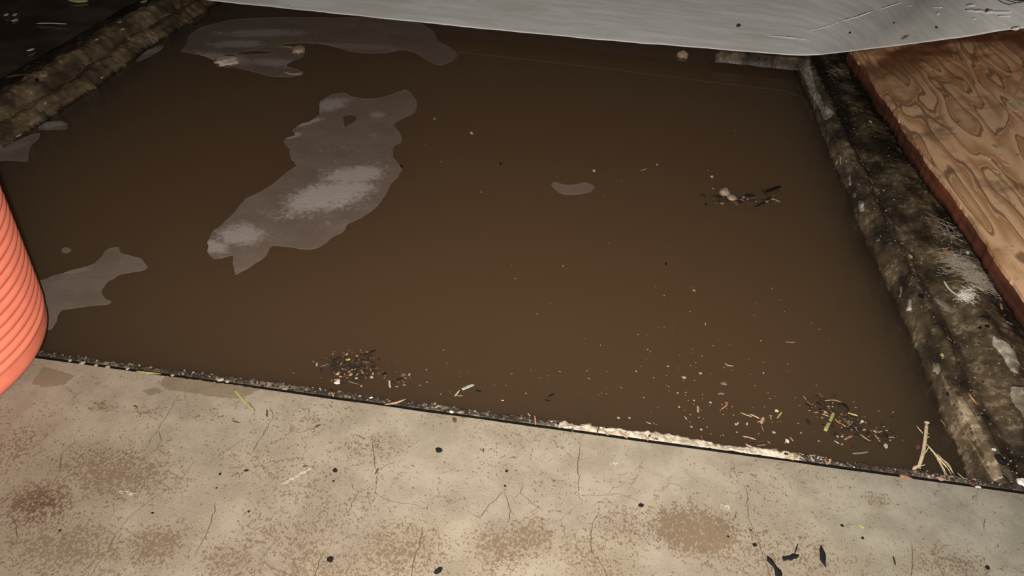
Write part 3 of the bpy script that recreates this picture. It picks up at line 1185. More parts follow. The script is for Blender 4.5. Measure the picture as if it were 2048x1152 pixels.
def sliver_mesh(P, w, mat, name, th=0.35, taper=(0.35, 0.35), wob=0.25, tilt=0.0, parent=None, sides=6):
    """a tapering, slightly bent splinter through world points P; w in metres"""
    pl = []
    for a, b in zip(P, P[1:]):
        k = max(2, int(8 / (len(P) - 1)))
        for s in range(k):
            pl.append(a.lerp(b, s / k))
    pl.append(P[-1].copy())
    for _ in range(2):
        pl = [pl[0]] + [(pl[i - 1] + pl[i] * 2 + pl[i + 1]) / 4 for i in range(1, len(pl) - 1)] + [pl[-1]]
    n = len(pl)
    sd = random.random() * 90
    V, Fq = [], []
    for i, p in enumerate(pl):
        d = (pl[min(i + 1, n - 1)] - pl[max(i - 1, 0)])
        if d.length < 1e-9:
            d = Vector((1, 0, 0))
        d.normalize()
        side = Vector((0, 0, 1)).cross(d)
        if side.length < 1e-6:
            side = Vector((1, 0, 0))
        side.normalize()
        up = d.cross(side)
        u = i / (n - 1)
        e = 1.0
        if u < 0.25:
            e = taper[0] + (1 - taper[0]) * (u / 0.25) ** 0.6
        elif u > 0.75:
            e = taper[1] + (1 - taper[1]) * ((1 - u) / 0.25) ** 0.6
        r = 0.5 * w * e * (1 + wob * nz(i * 0.7, sd))
        off = side * (w * wob * 0.5 * nz(i * 0.4, sd + 30))
        for k in range(sides):
            a = 2 * math.pi * (k + 0.5) / sides
            V.append(p + off + side * (r * math.cos(a)) + up * (r * th * math.sin(a) + tilt * u))
    for i in range(n - 1):
        for k in range(sides):
            a = i * sides + k
            b = i * sides + (k + 1) % sides
            Fq.append((a, b, b + sides, a + sides))
    Fq += [tuple(range(sides)), tuple((n - 1) * sides + k for k in range(sides))]
    return mesh_obj(name, V, Fq, mat, parent=parent)


def fleck_mesh(c, rx, ry, ang, mat, name, th=None, parent=None, lift=0.0, rag=0.28):
    """a small irregular flake with thickness and a slightly domed top"""
    n = 9
    th = th or 0.22 * max(rx, ry)
    sd = random.random() * 90
    ca, sa = math.cos(ang), math.sin(ang)
    lo, hi, top = [], [], []
    for k in range(n):
        a = 2 * math.pi * k / n
        q = 1 + rag * 1.6 * nz(math.cos(a) * 1.6, math.sin(a) * 1.6, sd)
        x, y = rx * q * math.cos(a), ry * q * math.sin(a)
        X, Y = ca * x - sa * y, sa * x + ca * y
        lo.append(Vector((c.x + X * 0.93, c.y + Y * 0.93, c.z + lift)))
        hi.append(Vector((c.x + X, c.y + Y, c.z + lift + th * 0.55 + 0.25 * th * nz(k * 1.1, sd))))
        top.append(Vector((c.x + X * 0.6, c.y + Y * 0.6, c.z + lift + th)))
    V = lo + hi + top
    Fq = [tuple(range(n)), tuple(2 * n + k for k in range(n))]
    for k in range(n):
        j = (k + 1) % n
        Fq += [(k, j, n + j, n + k), (n + k, n + j, 2 * n + j, 2 * n + k)]
    return mesh_obj(name, V, Fq, mat, parent=parent, smooth_shade=False)


ZONE = {
    'open': ('floating on the open brown water', lambda x, y: at(x, y, WZ + 0.0008)),
    'edge': ('afloat near the white mortar strip', lambda x, y: at(x, y, WZ + 0.0008)),
    'raftA': ('in the leaf-litter raft nearest the tub', lambda x, y: at(x, y, WZ + 0.0015)),
    'raftA2': ('in the small litter clump beside the raft', lambda x, y: at(x, y, WZ + 0.0015)),
    'raftB': ('in the litter raft beside the straw stalk', lambda x, y: at(x, y, WZ + 0.0015)),
    'raftC': ('in the far litter raft near the right ledge', lambda x, y: at(x, y, WZ + 0.0015)),
    'leaf': ('beside the pale green leaf scrap on the water', lambda x, y: at(x, y, WZ + 0.001)),
    'strip': ('lying on the edge strip between slab and water', None),
    'slab': ('lying on the concrete slab', lambda x, y: at(x, y, 0.0006)),
    'ledge': ('lying on the muddy right ledge', None),
    'lledge': ('lying on the gritty left ledge', None),
    'lfloor': ('on the dark wet floor beyond the left ledge', lambda x, y: at(x, y, -0.092)),
    'ply': ('lying on the plywood sheet', None),
}


def place(zone, x, y):
    if zone == 'strip':
        p = at(x, y, -0.016)
        if p.y > strip_edge(p.x) + 0.004:
            p = at(x, y, -0.03)
        return p
    if zone == 'ledge':
        p = drop(x, y, z_right)
        return p + Vector((0, 0, 0.001))
    if zone == 'lledge':
        return drop(x, y, z_left) + Vector((0, 0, 0.001))
    if zone == 'ply':
        return on_ply(x, y) + Vector((0, 0, 0.004))
    return ZONE[zone][1](x, y)


def auto_label(colour, kind, zone):
    return '%s %s %s' % (COLOUR_WORD[colour], kind.replace('_', ' '), ZONE[zone][0])


CATS = {'wood_chip': 'wood chip', 'straw_piece': 'straw', 'grass_blade': 'grass', 'leaf_scrap': 'leaf', 'twig': 'twig', 'flake': 'flake',
        'crumb': 'crumb', 'bark_piece': 'bark', 'splinter': 'splinter'}


def S(zone, colour, kind, pts, w, label=None, th=0.35, taper=(0.35, 0.35), tilt=0.0, wob=0.25):
    P = [place(zone, x, y) for x, y in pts]
    k = mpp(pts[0][0], pts[0][1], P[0].z)
    o = sliver_mesh(P, w * k * 1.1, BIT[colour], kind, th, taper, wob, tilt)
    o.location.z += 0.35 * w * k * th
    return register(o, label or auto_label(colour, kind, zone), CATS[kind])


def Fk(zone, colour, kind, x, y, w, h, ang=None, label=None, th=None):
    c = place(zone, x, y)
    k = mpp(x, y, c.z)
    sq = (c - Vector((0, 0, CAM_H))).normalized()
    fs = 1.0 / max(0.35, -sq.z)                       # a flat thing looks squashed from here
    o = fleck_mesh(c, 0.5 * w * k * 1.05, 0.5 * h * k * min(fs, 2.2), ang if ang is not None else random.uniform(-0.5, 0.5), BIT[colour], kind, th)
    return register(o, label or auto_label(colour, kind, zone), CATS[kind])


# --- on the water, right of centre
S('open', 'pink', 'wood_chip', [(1449.5, 726), (1455, 731), (1468, 732.5)], 3.2, 'forked pinkish wood chip drifting in the open water')
S('open', 'tan', 'straw_piece', [(1571, 684), (1581, 684.6), (1591, 685)], 1.7, 'thin level tan straw afloat towards the right ledge')
Fk('open', 'pale', 'flake', 1401, 747, 7, 4, -0.4)
Fk('open', 'pale', 'flake', 1368, 755, 9.5, 4.5, -0.1)
Fk('open', 'grey', 'leaf_scrap', 1447.6, 768, 12, 6, 0.2)
S('open', 'grey', 'bark_piece', [(1436, 789), (1442, 787), (1449, 789)], 4, 'small curled grey-brown bark piece on the open water', th=0.6)
S('open', 'orange', 'wood_chip', [(1454.5, 802), (1454.5, 811), (1448, 815), (1443, 818.5)], 4, 'bent orange-brown wood chip floating in the open water')
S('open', 'tan', 'wood_chip', [(1395.5, 811), (1396, 818), (1396.5, 825)], 5, 'short upright tan wood chip on the open water')
S('edge', 'pale', 'splinter', [(1369, 832.5), (1374, 839.5)], 2.4)
S('edge', 'straw', 'straw_piece', [(1480.5, 825), (1493, 830), (1505, 834)], 2.6)
S('edge', 'straw', 'straw_piece', [(1499, 828.5), (1509, 832), (1519, 837)], 3.2)
S('edge', 'pink', 'wood_chip', [(1527.5, 834), (1525, 841), (1521.8, 848)], 6.5, 'broad pinkish wood chip at the end of two floating straws')
S('edge', 'pink', 'wood_chip', [(1514, 844), (1521, 843), (1528, 838)], 3)
S('edge', 'tan', 'splinter', [(1522, 849), (1525, 857), (1527.5, 863)], 1.4)
S('edge', 'green', 'grass_blade', [(1564, 824), (1560, 829), (1554, 837)], 4.2, 'short green grass blade floating near a white flake', th=0.15, taper=(.8, .1))
Fk('edge', 'white', 'flake', 1553, 821.7, 6.5, 5)
S('edge', 'pale', 'splinter', [(1538, 831.5), (1545, 832)], 1.8)
S('edge', 'pale', 'splinter', [(1540.5, 832), (1542.5, 839.5)], 1.6)
for (x, y, w, h) in [(1471.5, 849, 4, 4), (1475.4, 847, 4, 6), (1494, 848, 4, 6), (1548, 865, 7, 4), (1402.5, 859, 5, 4), (1383, 853.6, 5, 3),
                     (1237, 836, 6, 4), (1259, 836, 5, 3), (1388, 801, 3, 3), (1421, 805, 5, 4), (1527, 746, 3, 3), (1355, 786, 3, 3), (1358, 814, 4, 3)]:
    Fk('edge', 'pale', 'flake', x, y, w, h, label='tiny pale flake scattered on the water before the mortar strip')
Fk('edge', 'white', 'flake', 1574, 882, 7, 8, label='white flake floating beside a tan splinter near the straw bundle')
S('edge', 'orange', 'splinter', [(1580, 874), (1583, 878), (1586.5, 882.5)], 3.6)
S('edge', 'grey', 'splinter', [(1534, 882), (1541, 887)], 3)
S('edge', 'pink', 'splinter', [(1485.5, 873), (1499.7, 875), (1512.7, 879.7)], 3.6, 'long curved pinkish splinter above the tan chips by the mortar strip')
S('edge', 'tan', 'splinter', [(1514, 891), (1523, 890.5), (1533, 889.5)], 2.2)
S('edge', 'tan', 'wood_chip', [(1515, 895), (1526, 899.5), (1540, 901), (1556, 899)], 6, 'largest tan wood chip lying against the mortar strip')
S('edge', 'pink', 'wood_chip', [(1491, 888), (1498, 892), (1505, 895)], 5.5)
S('edge', 'red', 'twig', [(1402, 868), (1404, 876), (1404, 885)], 3)
S('edge', 'red', 'twig', [(1405, 883.5), (1412, 885)], 3)
S('edge', 'red', 'twig', [(1515, 884), (1524, 883), (1530, 881)], 2)
S('edge', 'straw', 'straw_piece', [(1355, 873), (1348, 875.5), (1341, 878)], 1.8)
S('edge', 'tan', 'wood_chip', [(1161, 850), (1172, 849.5), (1183, 848)], 4.2)
S('edge', 'tan', 'wood_chip', [(1055.5, 826.5), (1060.5, 832.5)], 3.2)
S('edge', 'pale', 'splinter', [(1292, 843.5), (1302, 848)], 2)
S('open', 'black', 'twig', [(1096, 793.5), (1102, 791), (1109, 787.5)], 3.4)
S('open', 'black', 'twig', [(1089, 799), (1095, 802), (1101, 803)], 3.2)
Fk('open', 'white', 'flake', 1188, 341.5, 6, 4)
S('open', 'pale', 'splinter', [(1281, 341), (1287, 340), (1294, 337)], 2)
Fk('open', 'pale', 'flake', 1314, 329, 4, 4)
Fk('open', 'white', 'flake', 943, 266, 4.5, 5)
Fk('open', 'pale', 'flake', 869, 238, 4, 4)
Fk('open', 'black', 'crumb', 1001, 328, 5, 5)
Fk('open', 'black', 'crumb', 803, 333, 5, 6, label='black crumb touching the edge of the largest scum patch')
Fk('open', 'pale', 'flake', 1388, 581, 6, 3)
Fk('open', 'black', 'crumb', 1332, 528, 4, 5)
S('open', 'pale', 'splinter', [(1410, 644), (1411.5, 651)], 2)
Fk('open', 'brown', 'crumb', 1347, 645, 5, 4)
# --- leaf scrap group
S('leaf', 'sage', 'leaf_scrap', [(924, 779), (935, 773.5), (948, 769)], 8.5, 'pale green leaf scrap floating beyond the slab edge', th=0.12, taper=(.7, .8), wob=.12)
S('leaf', 'straw', 'straw_piece', [(909, 793), (914, 787), (920, 780)], 3.4)
S('leaf', 'tan', 'splinter', [(911, 790.5), (918, 792), (926, 791)], 2)
S('leaf', 'black', 'twig', [(952, 780), (957, 782.5), (963, 783)], 4)
S('leaf', 'white', 'splinter', [(1002, 800.5), (1008, 801.2)], 2)
# --- raft B (left of the straw stalk)
S('raftB', 'green', 'grass_blade', [(1668.5, 823), (1660, 842), (1650, 862)], 6.2, 'broad green grass blade with a split end in the litter raft', th=0.12, taper=(.7, .9), wob=.1)
S('raftB', 'yellow', 'leaf_scrap', [(1696, 826), (1705, 828), (1715.5, 831.5)], 5.4, 'bright yellow-green leaf strip beside a black leaf', th=0.15, taper=(.7, .7), wob=.1)
S('raftB', 'straw', 'straw_piece', [(1644, 828), (1651, 830), (1658, 833)], 2.2)
S('raftB', 'orange', 'splinter', [(1669, 837), (1674, 843), (1681, 847.5), (1691, 852)], 3.8)
S('raftB', 'tan', 'splinter', [(1649.5, 802), (1660, 800), (1671.5, 799.6), (1684, 805)], 3)
S('raftB', 'dark', 'leaf_scrap', [(1677, 808), (1687, 813), (1695, 822)], 13, 'dark curled leaf in the raft left of the straw stalk', th=0.25)
S('raftB', 'tan', 'splinter', [(1607, 792), (1612, 799)], 2.4)
S('raftB', 'grey', 'splinter', [(1613, 801), (1618, 806), (1623.5, 810.5)], 1.7)
S('raftB', 'tan', 'splinter', [(1720, 868), (1729, 875), (1739.5, 882.5)], 3)
S('raftB', 'orange', 'wood_chip', [(1688, 880), (1696, 875), (1706, 872)], 4.4)
S('raftB', 'tan', 'splinter', [(1746.5, 859), (1755, 868)], 2.2)
S('raftB', 'tan', 'splinter', [(1748.5, 869), (1758, 879)], 2.6)
S('raftB', 'tan', 'splinter', [(1777, 875), (1795.5, 873.5)], 2.6)
Fk('raftB', 'pale', 'flake', 1771.5, 892, 7, 8)
Fk('raftB', 'white', 'flake', 1724.6, 843, 5, 4)
Fk('raftB', 'white', 'flake', 1713, 859.6, 5, 6)
Fk('raftB', 'pale', 'flake', 1684, 872, 5, 5)
Fk('raftB', 'pale', 'flake', 1675, 873, 4, 4)
S('raftB', 'olive', 'twig', [(1684, 836), (1700, 848), (1713, 860)], 3)
S('raftB', 'grey', 'twig', [(1705, 907.5), (1722, 906), (1739, 904)], 4, 'dim grey stick half sunk below the litter raft')
S('raftB', 'pale', 'splinter', [(1668, 881), (1673, 884), (1679, 888)], 3)
for (a, b2, c3) in [((1665, 871), (1674, 865), 2.5), ((1698, 853), (1714, 866), 5), ((1690, 858), (1700, 862), 5), ((1735, 862), (1733, 872), 3), ((1766, 866), (1772, 880), 6), ((1632, 806), (1640, 812), 5), ((1612, 838), (1617, 850), 4)]:
    S('raftB', 'dark', 'leaf_scrap', [a, ((a[0] + b2[0]) / 2 + 1, (a[1] + b2[1]) / 2 - 1), b2], c3 * 1.4, 'dark rotten leaf scrap near the straw stalk')
S('edge', 'olive', 'straw_piece', [(1880, 838), (1890, 850), (1901.5, 863)], 4, 'olive straw piece floating between stalk and right ledge')
S('edge', 'straw', 'straw_piece', [(1914, 945), (1925, 955), (1936.5, 963)], 2, 'thin straw right of the broken stalk at the pit corner')
Fk('edge', 'red', 'flake', 1836, 895, 6, 8, label='reddish flake tucked against the broken straw stalk')
# --- raft A
S('raftA', 'tan', 'wood_chip', [(634.5, 725), (633, 733)], 4.2)
S('raftA', 'grey', 'twig', [(639, 733.6), (648, 731), (657, 727.5)], 2.2)
S('raftA', 'tan', 'wood_chip', [(674, 726), (676, 729), (685, 726)], 3.2)
S('raftA', 'brown', 'wood_chip', [(721, 722), (718, 727), (714.5, 731)], 4.4)
S('raftA', 'black', 'twig', [(726, 710.6), (738, 706), (752, 700)], 4.2, 'black stick jutting out of the litter raft near the slab')
Fk('raftA', 'yellow', 'leaf_scrap', 706.8, 738, 10, 6, 0.4, 'yellow leaf scrap in the middle of the litter raft')
S('raftA', 'brown', 'twig', [(682, 755.5), (696, 750), (712, 744)], 2.6)
Fk('raftA', 'orange', 'leaf_scrap', 723.7, 743.5, 12, 6)
Fk('raftA', 'pale', 'flake', 676, 747.7, 6, 5)
Fk('raftA', 'pale', 'flake', 712.6, 756.6, 6, 5)
S('raftA', 'orange', 'bark_piece', [(667, 760), (674, 759), (682, 758.5)], 4.6, 'orange-red bark piece above the white scrap in the litter raft')
Fk('raftA', 'white', 'leaf_scrap', 675, 765, 14, 7, 0.5, 'bright white scrap at the lower edge of the litter raft')
S('raftA', 'olive', 'twig', [(687, 761), (696, 762), (704, 765), (718.5, 769)], 3)
Fk('raftA', 'pale', 'flake', 722.5, 772, 4, 3)
Fk('raftA', 'pale', 'flake', 693.7, 709, 7, 4)
Fk('raftA', 'yellow', 'flake', 695.7, 719, 8, 5)
Fk('raftA', 'pink', 'flake', 732.8, 725, 8, 5)
Fk('raftA', 'pale', 'flake', 743, 755, 7, 5)
Fk('raftA', 'pale', 'flake', 745, 747, 5, 4)
Fk('raftA', 'brown', 'leaf_scrap', 752, 737, 9, 6)
S('raftA', 'black', 'twig', [(765, 750), (772, 744)], 4.4, 'short black stick between the two litter clumps')
S('raftA', 'brown', 'twig', [(671, 738.6), (686, 738.6)], 1.8)
S('raftA', 'brown', 'twig', [(738, 711), (737, 716), (741, 717), (742, 712)], 1.8)
Fk('raftA', 'red', 'flake', 731, 755, 7, 4)
S('raftA', 'tan', 'wood_chip', [(693, 757), (698, 751.5)], 3)
for (x, y, w, h) in [(671, 718, 8, 5), (663, 731, 8, 6), (699, 733, 9, 6), (716, 738, 9, 5), (729, 733, 8, 5), (706, 751, 9, 5), (734, 743, 8, 6), (690, 742, 8, 5), (722, 752, 8, 5), (686, 731, 8, 5)]:
    Fk('raftA', 'dark', 'leaf_scrap', x, y, w, h)
# --- clump A2
S('raftA2', 'pale', 'wood_chip', [(779, 760), (779, 769), (781, 776)], 4)
S('raftA2', 'pink', 'splinter', [(805, 770.5), (812, 769.5)], 3)
S('raftA2', 'pink', 'splinter', [(790, 773), (797, 773.6)], 2.6)
Fk('raftA2', 'grey', 'flake', 807, 750, 8, 5)
Fk('raftA2', 'pink', 'flake', 819, 749, 4, 6)
Fk('raftA2', 'dark', 'leaf_scrap', 799, 759, 16, 8)
Fk('raftA2', 'dark', 'leaf_scrap', 788, 764, 8, 6)
Fk('raftA2', 'pale', 'flake', 811, 756, 5, 3)
# --- raft C (far)
S('raftC', 'tan', 'twig', [(1468, 406), (1487, 401), (1514, 394)], 2)
S('raftC', 'black', 'twig', [(1507, 415), (1520, 409), (1530, 404), (1542, 394)], 4)
S('raftC', 'black', 'leaf_scrap', [(1528, 386), (1545, 379), (1561, 373)], 8)
S('raftC', 'grey', 'wood_chip', [(1543, 397), (1552, 400), (1560, 404)], 6)
Fk('raftC', 'white', 'flake', 1424, 353.6, 6, 4)
Fk('raftC', 'white', 'flake', 1495, 398, 6, 3)
Fk('raftC', 'pale', 'flake', 1426, 377, 3.5, 3)
Fk('raftC', 'pale', 'flake', 1444, 407, 6, 3)
Fk('raftC', 'black', 'crumb', 1412, 409, 5, 4)
Fk('raftC', 'dark', 'leaf_scrap', 1436, 394, 16, 6)
Fk('raftC', 'dark', 'leaf_scrap', 1500, 392, 20, 6)
Fk('raftC', 'dark', 'leaf_scrap', 1480, 404, 14, 4)


def lump(name, c, sx, sy, sz, mat, label, cat, sub=3, amp=0.35, fr=2.3):
    bm = bmesh.new()
    bmesh.ops.create_icosphere(bm, subdivisions=sub, radius=1.0)
    sd = random.random() * 50
    for v in bm.verts:
        q = v.co.copy()
        k = 1 + amp * nz(q.x * fr + sd, q.y * fr, q.z * fr) + amp * 0.5 * nz(q.x * fr * 2.4, q.y * fr * 2.4 + sd, q.z * fr * 2.4)
        v.co = Vector((q.x * sx * k, q.y * sy * k, max(q.z * k, -0.35) * sz))
    me = bpy.data.meshes.new(name)
    bm.to_mesh(me)
    bm.free()
    for p in me.polygons:
        p.use_smooth = True
    me.materials.append(mat)
    o = bpy.data.objects.new(name, me)
    o.location = c
    COL.objects.link(o)
    return register(o, label, cat)


foam = mat_bit('beige_froth', (0.36, 0.255, 0.18, 1), 0.4)
k = mpp(1450, 382, WZ)
lump('froth_lump', at(1450, 384, WZ + 0.004), 10 * k, 14 * k, 7 * k, foam, 'rounded beige froth lump on the far litter raft', 'froth')
lump('froth_lump', at(1464, 395, WZ + 0.003), 9 * k, 10 * k, 4 * k, foam, 'low beige froth tail beside the rounded froth lump', 'froth')
k = mpp(1366, 106, WZ)
lump('froth_lump', at(1366, 110, WZ + 0.005), 11 * k, 12 * k, 8 * k, foam, 'beige lump on the water below the pale panel', 'froth')
k = mpp(596, 97, WZ)
lump('froth_lump', at(597, 99, WZ + 0.005), 11 * k, 16 * k, 6 * k, foam, 'beige lump on the far grey scum patch', 'froth')
k = mpp(445, 120, WZ)
lump('froth_lump', at(455, 121, WZ + 0.004), 20 * k, 22 * k, 5 * k, mat_bit('pale_froth', (0.55, 0.43, 0.34, 1), 0.35), 'pale glistening froth corner of the far scum patch', 'froth')
S('open', 'tan', 'bark_piece', [(564, 142), (578, 149), (592, 149), (606, 146)], 6, 'curved tan bark piece on the far scum patch lower edge')
S('open', 'yellow', 'straw_piece', [(556, 92), (575, 94), (592, 95)], 2.4, 'thin yellowish straw on the far grey scum patch')

# --- broken straw stalk at the corner
stalk = empty('straw_stalk', at(1848, 900, WZ))
tag(stalk, 'broken pale straw stalk with a splayed side bundle at the pit corner', 'straw')
stw = mat_grain('pale_straw', (0.40, 0.30, 0.17, 1), (0.60, 0.48, 0.31, 1), (200, 200, 40))


def low(px, py, z):
    return at(px, py, z)


k = mpp(1850, 890, WZ)
sliver_mesh([low(1853.7, 845, WZ + .02), low(1851.6, 868, WZ + .02), low(1848.5, 901, WZ + .018), low(1839, 933, WZ + .012), low(1833, 943, WZ + .010)], 6.4 * k, stw, 'stem', 0.8, (0.95, 0.8), 0.12, parent=stalk, sides=8)
fleck_mesh(low(1853.5, 846, WZ + .022), 4.4 * k, 2.4 * k, 0.0, stw, 'stem_node', 0.004, parent=stalk)
sliver_mesh([low(1852.5, 887, WZ + .02), low(1866, 903, WZ + .022), low(1880, 919, WZ + .022), low(1894, 935, WZ + .02)], 4.2 * k, stw, 'side_bundle', 0.6, (0.5, 0.5), 0.2, parent=stalk)
for i, (a, b2, c3) in enumerate([((1866, 905), (1885, 932), (1897, 956)), ((1870, 905), (1892, 930), (1905, 953)), ((1874, 907), (1896, 930), (1909, 950)),
                                 ((1869, 908), (1884, 935), (1893, 954)), ((1880, 915), (1898, 928), (1906, 945)), ((1866, 900), (1881, 925), (1890, 940))]):
    sliver_mesh([low(*a, WZ + .022), low(*b2, WZ + .02), low(*c3, WZ + .012 + 0.002 * i)], 1.5 * k, stw, 'fibre', 0.8, (0.5, 0.3), 0.3, parent=stalk)
for a, b2 in [((1833, 851.5), (1846, 867)), ((1858, 868), (1851, 862)), ((1859, 873), (1851, 877)), ((1843, 905), (1855, 903)), ((1850, 929), (1842, 932)), ((1858, 893), (1850, 907)),
              ((1826, 936), (1834, 944)), ((1842, 946), (1835, 936))]:
    sliver_mesh([low(*a, WZ + .022), low(*b2, WZ + .016)], 1.6 * k, stw, 'fibre', 0.8, (0.4, 0.8), 0.3, parent=stalk)
fleck_mesh(low(1833, 943, WZ + .005), 6 * k, 8 * k, 0.3, stw, 'root_end', 0.014, parent=stalk, rag=.5)

# --- on the edge strip
S('strip', 'tan', 'wood_chip', [(769, 809), (784, 808.5), (798, 806), (812, 801)], 5.4, 'long curved tan wood chip resting on the edge strip', tilt=0.004)
S('strip', 'tan', 'wood_chip', [(869, 816), (880, 811)], 4)
S('strip', 'orange', 'wood_chip', [(663.5, 784), (665, 789), (668, 794)], 4.4)
S('strip', 'white', 'splinter', [(738, 796), (746, 795)], 4)
Fk('strip', 'white', 'flake', 903, 824, 9, 5)
S('strip', 'tan', 'wood_chip', [(916, 826), (924, 823)], 5)
S('strip', 'orange', 'wood_chip', [(1069.5, 831), (1070.5, 841), (1071.5, 850)], 3.8, 'upright orange-brown chip at the left end of the mortar strip')
S('strip', 'brown', 'twig', [(1200, 851), (1196, 859), (1194, 869)], 3, 'short curved brown twig standing on the mortar strip')
S('strip', 'tan', 'wood_chip', [(1205, 854.5), (1210, 864), (1217, 871)], 4)
S('strip', 'tan', 'wood_chip', [(1234, 860.5), (1243, 868), (1255, 877)], 5, 'slanting tan chip across the middle of the mortar strip')
Fk('strip', 'tan', 'flake', 1294, 877, 7, 8)
S('strip', 'straw', 'straw_piece', [(1328, 882), (1341, 878), (1353, 874)], 3)
Fk('strip', 'brown', 'flake', 1145, 861, 4, 8)
for a, b2, w in [((1571, 909), (1590, 920), 2.5), ((1576, 908), (1598, 921), 2.2), ((1596, 910), (1609, 919), 2.2), ((1581, 913), (1604, 921), 2.4), ((1578, 911), (1586, 921), 2)]:
    S('strip', 'straw', 'straw_piece', [a, b2], w, 'pale straw in the bundle ending the mortar strip')
S('strip', 'pink', 'wood_chip', [(1622, 914), (1627, 923)], 5)
S('strip', 'orange', 'wood_chip', [(1649, 918), (1655, 930)], 3.4)
S('strip', 'pink', 'wood_chip', [(1655, 928), (1662, 921)], 3.4)
Fk('strip', 'orange', 'bark_piece', 1812, 955, 19, 6, -0.15, 'orange-brown bark flake on the strip left of the straw stalk')
Fk('strip', 'pink', 'flake', 1881, 958, 11, 6)
Fk('strip', 'white', 'flake', 1956, 974.6, 10, 4)
Fk('strip', 'red', 'flake', 1945, 969, 9, 4)
S('strip', 'green', 'grass_blade', [(272, 742), (290, 745), (322, 748)], 4.6, 'green grass blade on the strip near the orange tub', th=.2)
S('strip', 'yellow', 'straw_piece', [(1842, 962), (1846, 966)], 3)
for (x, y, w, h) in [(140, 721, 7, 4), (165, 726, 10, 5), (192, 731, 7, 4), (215, 735, 8, 5), (255, 738, 6, 4), (345, 751, 6, 4), (440, 760, 14, 6), (455, 763, 8, 5)]:
    Fk('strip', 'pale', 'crumb', x, y, w, h, label='pale concrete crumb on the edge strip near the orange tub')
# --- on the slab
S('slab', 'green', 'grass_blade', [(469, 778), (474, 786), (482, 795), (495, 808), (506, 820)], 4, 'long bent olive-green grass blade on the slab edge', th=.25, taper=(.6, .2))
S('slab', 'olive', 'grass_blade', [(497, 805), (512, 823)], 2.4)
for (x, y, w, h) in [(878, 901, 15, 8), (670, 941, 8, 8), (1282, 1011.5, 11, 6)]:
    pass
Fk('slab', 'black', 'crumb', 878, 901, 15, 8, 0.1, 'black ragged crumb mid slab below the brown flake', th=.006)
Fk('slab', 'black', 'crumb', 670, 941.5, 8, 8, 0.6, 'small black crumb beside the pale scratch on the slab', th=.005)
Fk('slab', 'black', 'crumb', 661, 1120, 11, 11, 0.2, 'round black pellet near the bottom edge of the slab', th=.007)
S('slab', 'black', 'crumb', [(868, 1147), (877, 1143), (884, 1136)], 9, 'curved black dropping at the bottom edge of the slab', th=.7)
Fk('slab', 'black', 'crumb', 1282, 1011.5, 11, 6, 0, 'black crumb at the corner of the darkest slab stain', th=.005)
Fk('slab', 'black', 'crumb', 1509, 1090, 8, 6, 0, 'black crumb beside the long right-hand crack', th=.004)
for (x, y, w, h) in [(1013.5, 942, 6, 5), (1010, 972, 5, 4), (667, 962, 5, 4), (1456, 1073, 5, 4), (1725, 1076, 5, 5), (493, 941, 8, 4), (440, 948, 5, 5), (433, 976, 4, 3), (305, 1026, 5, 3), (497, 1023, 5, 4), (120, 1061, 4, 4), (1501, 1060, 4, 4)]:
    Fk('slab', 'black', 'crumb', x, y, w, h, label='tiny black speck of dirt on the concrete slab')
Fk('slab', 'brown', 'leaf_scrap', 909, 840.5, 9, 10, 0.3, 'small brown leaf flake on the slab near the edge')
S('slab', 'brown', 'twig', [(757, 936), (754, 943), (750, 949)], 3.6, 'brown twig on the slab where cracks meet')
S('slab', 'dark', 'twig', [(630, 855), (635, 852), (641, 849)], 3)
S('slab', 'dark', 'twig', [(534, 819), (534, 835)], 2.6)
S('slab', 'dark', 'twig', [(605, 934), (617, 931)], 2.2)
S('slab', 'dark', 'twig', [(966, 896), (966.5, 905)], 2.2)
S('slab', 'dark', 'twig', [(267, 810.5), (276, 815)], 2.4)
S('slab', 'dark', 'twig', [(466, 842), (481, 846)], 2)
S('slab', 'black', 'leaf_scrap', [(1535, 1112), (1543, 1128), (1552, 1142), (1560, 1160)], 12, 'long black leaf on the slab at the bottom frame edge', th=.25, taper=(.1, .5), wob=.75)
S('slab', 'black', 'leaf_scrap', [(1566, 1120), (1580, 1114), (1598, 1111)], 10, 'flat black leaf with a thin stem on the slab', th=.3, taper=(.6, .2), wob=.7)
S('slab', 'black', 'twig', [(1589, 1108), (1592, 1098), (1596, 1087)], 2.4, 'thin black stem rising from the flat black leaf')
S('slab', 'black', 'leaf_scrap', [(1643, 1091), (1641, 1105), (1644, 1120), (1651, 1135)], 10, 'upright black leaf right of the other two slab leaves', th=.3, taper=(.1, .3), wob=.75)
S('slab', 'dark', 'twig', [(1786, 1112), (1791, 1131)], 3)
Fk('slab', 'black', 'crumb', 1975, 1135, 8, 6, label='black crumb near the lower right slab corner')
Fk('slab', 'green', 'leaf_scrap', 1723, 1054, 8, 5, -0.2, 'small green bud on the right part of the slab')
Fk('slab', 'black', 'crumb', 1684, 1051, 7, 4, label='black crumb left of the green bud on the slab')
S('slab', 'brown', 'twig', [(1471, 1028), (1469, 1037)], 2)
